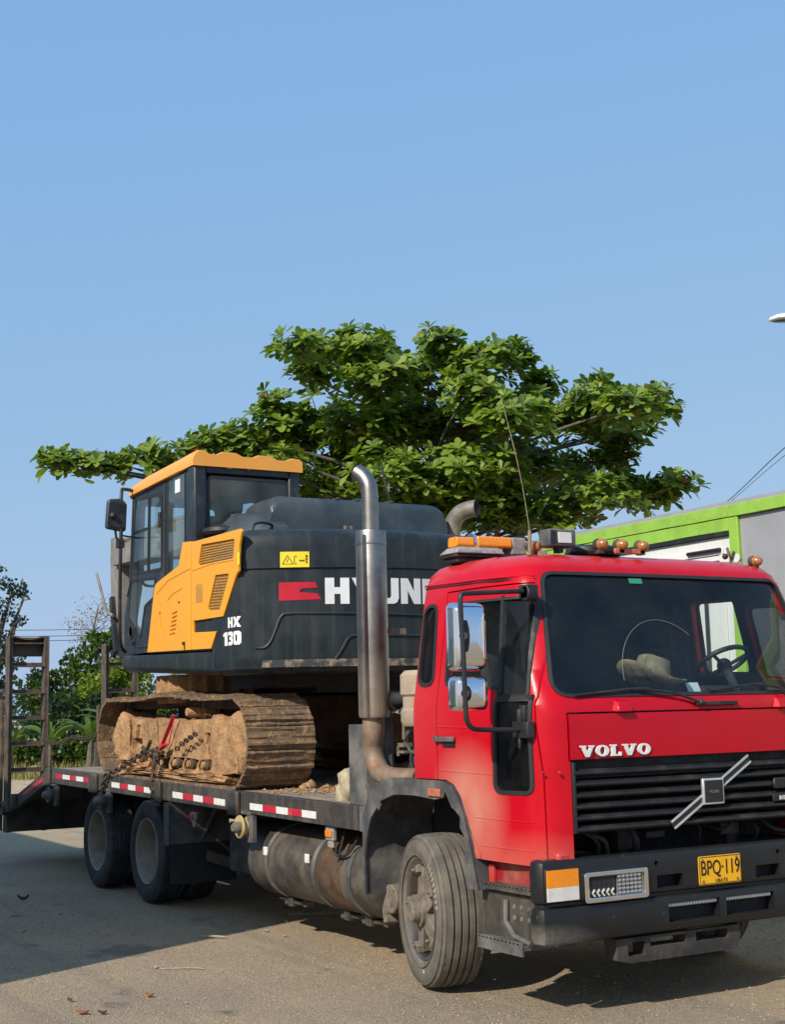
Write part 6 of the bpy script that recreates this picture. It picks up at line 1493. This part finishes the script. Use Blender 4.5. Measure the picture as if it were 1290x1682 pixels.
# seat and controls seen through the glass
st = part('seat', MB().box(-6.2,-5.65,-.95,-.45,2.75,2.92), M['interior'], EX, bev=.04)
part('seat_back', MB().prism([(-5.72,2.88),(-5.50,3.50),(-5.38,3.46),(-5.6,2.86)],'y',-.93,-.47), M['interior'], st, bev=.04)
part('head_rest', MB().prism([(-5.50,3.52),(-5.46,3.68),(-5.36,3.66),(-5.40,3.50)],'y',-.82,-.58), M['interior'], st, bev=.03)
part('console', MB().box(-6.3,-5.75,-1.08,-.98,2.85,3.0).box(-6.3,-5.75,-.42,-.32,2.85,3.0).tube([(-6.2,-1.03,3.0),(-6.22,-1.03,3.2)],.02,8).tube([(-6.2,-.37,3.0),(-6.22,-.37,3.2)],.02,8), M['interior'], EX, bev=.015)
part('seat_belt', MB().bar((-5.62,-.97,3.38),(-5.85,-.97,3.05),.012,.05), M['strap'], EX)
part('cab_floor', MB().box(-6.8,-5.1,-1.14,-.26,2.34,2.36), M['interior'], EX)
# mirror and rails at the cab front
part('grab_rail', MB().tube(smoothpath([(-6.58,-1.21,3.86),(-6.50,-1.34,3.86),(-6.42,-1.40,3.80),(-6.40,-1.41,3.4),(-6.42,-1.41,3.0),(-6.5,-1.38,2.42),(-6.58,-1.30,2.30)],5),.017,8).box(-6.46,-6.38,-1.44,-1.38,3.28,3.36).bar((-6.55,-1.20,3.40),(-6.42,-1.40,3.40),.014,.014), M['black'], EX)
em_ = part('wing_mirror', MB().prism(rpoly([(-1.56,3.46),(-1.36,3.43),(-1.35,3.70),(-1.40,3.755),(-1.54,3.74)],.035,4),'x',-6.45,-6.39), M['slate_light'], EX, bev=.015)
part('mirror_glass', MB().prism(rpoly([(-1.55,3.48),(-1.37,3.46),(-1.37,3.70),(-1.53,3.72)],.03,4),'x',-6.388,-6.383), M['slate_dark'], em_)
part('mirror_stay', MB().tube([(-6.42,-1.46,3.45),(-6.42,-1.45,3.38),(-6.42,-1.41,3.32)],.012,8).sphere((-6.37,-1.50,3.58),.03), M['black'], em_)
# boom folded down ahead of the cab, arm tucked under
M['boom'] = material('dusty_boom_paint', (.22,.205,.185), .7, var=.35, vscale=5, dusts=[(None,8.,(.34,.29,.23),.45,.7,.6)])
bpth = [(-6.35,2.50,.13),(-6.75,3.05,.20),(-7.5,3.50,.23),(-8.4,3.66,.21),(-9.6,3.72,.16),(-10.78,3.70,.11)]
bo = MB().loft([[(x,-.03,z-w_),(x,.33,z-w_),(x+.02,.33,z+w_),(x+.02,-.03,z+w_)] for x, z, w_ in bpth])
bm_o = part('boom', bo, M['boom'], EX, bev=.012)
for y in (-.13,.43): part('boom_cylinder', MB().tube([(-6.75,y,2.32),(-7.25,y,2.85)],.055,12).tube([(-7.25,y,2.85),(-7.6,y,3.22)],.035,10), M['rim'], bm_o)
part('arm_cylinder', MB().tube([(-8.3,.15,3.92),(-9.6,.15,3.96)],.055,12).tube([(-9.6,.15,3.96),(-10.9,.15,3.92)],.035,10), M['rim'], bm_o)
stk_ = part('stick', MB().loft([[(x-d_,.03,z),(x+d_,.03,z),(x+d_,.28,z),(x-d_,.28,z)] for x, z, d_ in ((-10.98,3.98,.07),(-10.9,3.72,.17),(-10.87,3.3,.17),(-10.85,2.8,.13),(-10.84,2.42,.09))]), M['boom'], EX, bev=.012)
part('bucket_link', MB().tube([(-10.84,-.02,2.48),(-10.84,.33,2.48)],.05,12).bar((-10.9,.0,3.2),(-10.72,.0,2.5),.05,.08), M['black'], stk_)
part('boom_hose', MB().tube(smoothpath([(-10.70,-.05,2.95),(-10.95,-.06,3.05),(-11.15,-.06,3.3),(-11.35,-.06,3.55)],5),.02,8), M['boom'], bm_o)
# ------------------------------------------------------------------ loose things
hat = MB(); hc = Vector((-.29,-.17,1.757)); nr_ = 26
rows = []
for r, z in ((.0,.125),(.03,.120),(.06,.135),(.085,.125),(.10,.07),(.105,.01),(.13,.0),(.17,.012),(.20,.03)):
    rows.append([(hc.x+r*math.cos(q)*1.0, hc.y+r*math.sin(q)*1.12, hc.z+z*1.25 + (.055*abs(math.sin(q))**2 if r > .15 else (.02*abs(math.sin(q)) if r > .12 else 0)) - (.03*math.exp(-(math.sin(q)/.4)**2) if .02 < r < .07 else 0)) for q in [2*math.pi*k/nr_ for k in range(nr_)]])
hm = MB().loft(rows, False)
hm.v = [(x, y, z) for x, y, z in hm.v]
cyy = hc.y; czz = hc.z
hm.map(lambda x,y,z: (x, cyy+(y-cyy)*math.cos(R(-16))-(z-czz)*math.sin(R(-16)), czz+.05+(y-cyy)*math.sin(R(-16))+(z-czz)*math.cos(R(-16))))
h_o = part('hat', hm, M['straw'], ang=80); tag(h_o, 'camouflage brimmed hat lying on the truck dashboard behind the windscreen', 'hat')
sm_ = h_o.modifiers.new('solid','SOLIDIFY'); sm_.thickness = .006
pp = part('paper_slip', MB().box(-.20,-.196,.055,.155,1.748,1.815).map(lambda x,y,z:(x-(z-1.748)*.5,y,z)), M['paper']); tag(pp, 'pale blue paper slip propped behind the windscreen beside the hat', 'paper')
# chains
def chain(pts, name, label, ln=.075, th=.010, sag=0):
    mb = MB(); P_ = [Vector(p) for p in pts]; path = []
    for a, b in zip(P_, P_[1:]):
        n_ = max(2, int((b-a).length/(ln*.72)))
        for k in range(n_): u = k/n_; path.append(a.lerp(b,u)+Vector((0,0,-sag*4*u*(1-u))))
    path.append(P_[-1])
    for i in range(len(path)-1):
        a, b = path[i], path[i+1]; t_ = (b-a).normalized(); c_ = (a+b)/2
        u = t_.orthogonal().normalized(); v = t_.cross(u); w_ = u if i % 2 else v
        ring = [c_+t_*(ln*.5*math.cos(q))*(1.0)+w_*(ln*.30*math.sin(q)) for q in [2*math.pi*k/10 for k in range(10)]]
        mb.tube(ring+[ring[0]], th, 5, False)
    o = part(name, mb, M['chain']); tag(o, label, 'chain', None); return o
chain([(-11.14,-.80,1.43),(-9.4,-.95,1.48),(-7.75,-1.05,1.60)], 'tie_down_chain', 'slack chain running from the raised ramp to the back of the track', .075, .007, .06)
chain([(-6.42,-1.16,1.36),(-6.9,-1.22,1.20),(-7.25,-1.265,1.12),(-7.40,-1.26,.96)], 'tie_down_chain', 'dark chain pulled tight from the track frame down to the rear winch', .075, .009)
chain([(-5.98,-1.20,1.40),(-5.92,-1.24,1.25),(-5.90,-1.28,1.10),(-5.89,-1.28,.95)], 'tie_down_chain', 'bunched chain hanging over the bed rail at a stake pocket', .075, .009)
chain([(-5.62,-1.155,1.385),(-5.45,-1.155,1.45),(-5.15,-1.15,1.53)], 'tie_down_chain', 'short chain hooked into the slot of the muddy track frame', .065, .007)
cb = MB().tube(smoothpath([(-6.45,-1.17,1.40),(-6.25,-1.20,1.36),(-6.05,-1.21,1.38),(-5.85,-1.19,1.36)],4),.018,8).tube([(-6.3,-1.2,1.34),(-6.1,-1.22,1.46)],.018,7).sphere((-6.12,-1.20,1.35),.035).sphere((-5.95,-1.21,1.33),.032).tube([(-6.0,-1.21,1.36),(-5.98,-1.23,1.18)],.022,7)
o = part('chain_binder', cb, M['chain']); tag(o, 'dark lever chain binder joining the chains on the track side', 'chain binder')
stp = MB().bar((-5.98,-1.17,1.385),(-5.70,-1.145,1.69),.012,.035,(0,1,0)).bar((-6.0,-1.175,1.385),(-5.85,-1.17,1.43),.02,.05,(0,1,0)).tube([(-5.70,-1.14,1.69),(-5.80,-1.16,1.42)],.006,6)
o = part('tie_strap', stp, M['strap']); tag(o, 'red ratchet strap slanting across the muddy track frame', 'strap')
# rag and tin on the deck
rg_ = rough(MB().sphere((-2.62,-.98,1.16),.14,10,7,(.8,.9,1.0)), 1, .05, 9., 3)
o = part('crumpled_sack', rg_, material('pale_sack', (.50,.43,.27), .9, var=.5, vscale=14), ang=70); tag(o, 'crumpled straw coloured sack on the deck beside the stanchion', 'sack')
tn = MB().lathe([(0,.055),(.16,.055),(.165,.05),(.165,0)],(-2.90,-.80,1.068),'z',16)
o = part('grey_can', tn, M['fender']); tag(o, 'small grey can on the deck behind the crumpled sack', 'can')
# clods of dried mud on the deck
for k, (x, y, r) in enumerate(((-4.05,-.62,.05),(-3.92,-.52,.035),(-3.98,-.70,.03))):
    o = part('mud_clod', rough(MB().sphere((x,y,1.075+r*.5),r,8,6,(1.3,1.1,.7)),1,r*.5,18.,k), M['mud'], ang=60)
    tag(o, ('largest mud clod on the deck in front of the track','rearmost small mud clod beside the largest on the deck','small mud clod nearest the bed rail')[k], 'mud clod', 'mud clods fallen on the deck')
dc = MB(); rn = random.Random(31)
for k in range(420):
    x = rn.gauss(-3.9,.45); y = rn.gauss(-.6,.35)
    if not (-4.6 < x < -2.2 and -1.12 < y < .6): continue
    r = rn.choice((.006,.008,.01,.014,.02)); dc.add([(x+r,y,dz(x)+r*.4),(x-r,y,dz(x)+r*.4),(x,y+r,dz(x)+r*.4),(x,y-r,dz(x)+r*.4),(x,y,dz(x)+r),(x,y,dz(x)-r*.3)], octf)
kind(part('deck_dirt', dc, M['mud'], loc=(0,0,0), raw=True, smooth=False), 'stuff')
# litter on the ground
def litter(name, x, y, l, wv, q, mat, label, cat, grp=None, h=.012):
    n_ = 5; mb = MB(); vs = []
    for i in range(n_+1):
        u = i/n_; s_ = wv*math.sin(math.pi*min(.97,max(.06,u)))**.7
        for t_ in (-1,0,1): 
            px = (u-.5)*l; py = t_*s_
            vs.append((x+px*math.cos(q)-py*math.sin(q), y+px*math.sin(q)+py*math.cos(q), gz(x,y)+.006+h*(abs(t_)*.8+(2*u-1)**2)))
    mb.add(vs,[(i*3+k,i*3+k+1,i*3+k+4,i*3+k+3) for i in range(n_) for k in (0,1)])
    o = part(name, mb, mat); s2 = o.modifiers.new('solid','SOLIDIFY'); s2.thickness = .002
    tag(o, label, cat, grp)
orl = material('orange_leaf', (.42,.16,.05), .7, var=.4, vscale=40); brl = material('brown_leaf', (.10,.06,.035), .8, var=.4, vscale=40)
litter('fallen_leaf', -1.856,-3.171,.08,.026,.9,orl,'orange fallen leaf nearest the bottom edge of the yard','leaf','fallen leaves on the yard')
litter('fallen_leaf', -2.106,-2.677,.065,.022,.5,orl,'orange fallen leaf lying alone to the right of the others','leaf','fallen leaves on the yard')
litter('fallen_leaf', -1.786,-3.075,.06,.018,.7,brl,'dark brown fallen leaf beside the orange one','leaf','fallen leaves on the yard')
litter('fallen_leaf', -2.257,-3.122,.05,.014,.2,brl,'thin brown fallen leaf left of the orange leaves','leaf','fallen leaves on the yard')
litter('fallen_leaf', -7.197,-2.081,.11,.028,1.1,brl,'black curled leaf lying in the building shade','leaf','fallen leaves on the yard',.03)
def twig(pts, r, label):
    o = part('twig', MB().tube(smoothpath([(x,y,gz(x,y)+z) for x,y,z in pts],3), r, 6), M['leaf_twig']); tag(o, label, 'twig', 'twigs on the yard')
M['leaf_twig'] = material('pale_twig', (.42,.34,.24), .9, var=.4, vscale=30)
twig([(-4.05,-1.58,.01),(-3.94,-1.50,.02),(-3.88,-1.42,.012)], .008, 'pale twig lying along the edge of the building shade')
twig([(-2.95,-2.30,.006),(-2.82,-2.12,.014),(-2.76,-2.05,.008)], .004, 'thin crooked twig on the sunlit ground')
twig([(-4.70,-.50,.01),(-4.5,-.30,.02),(-4.45,.1,.012)], .010, 'long pale twig under the fuel tank')
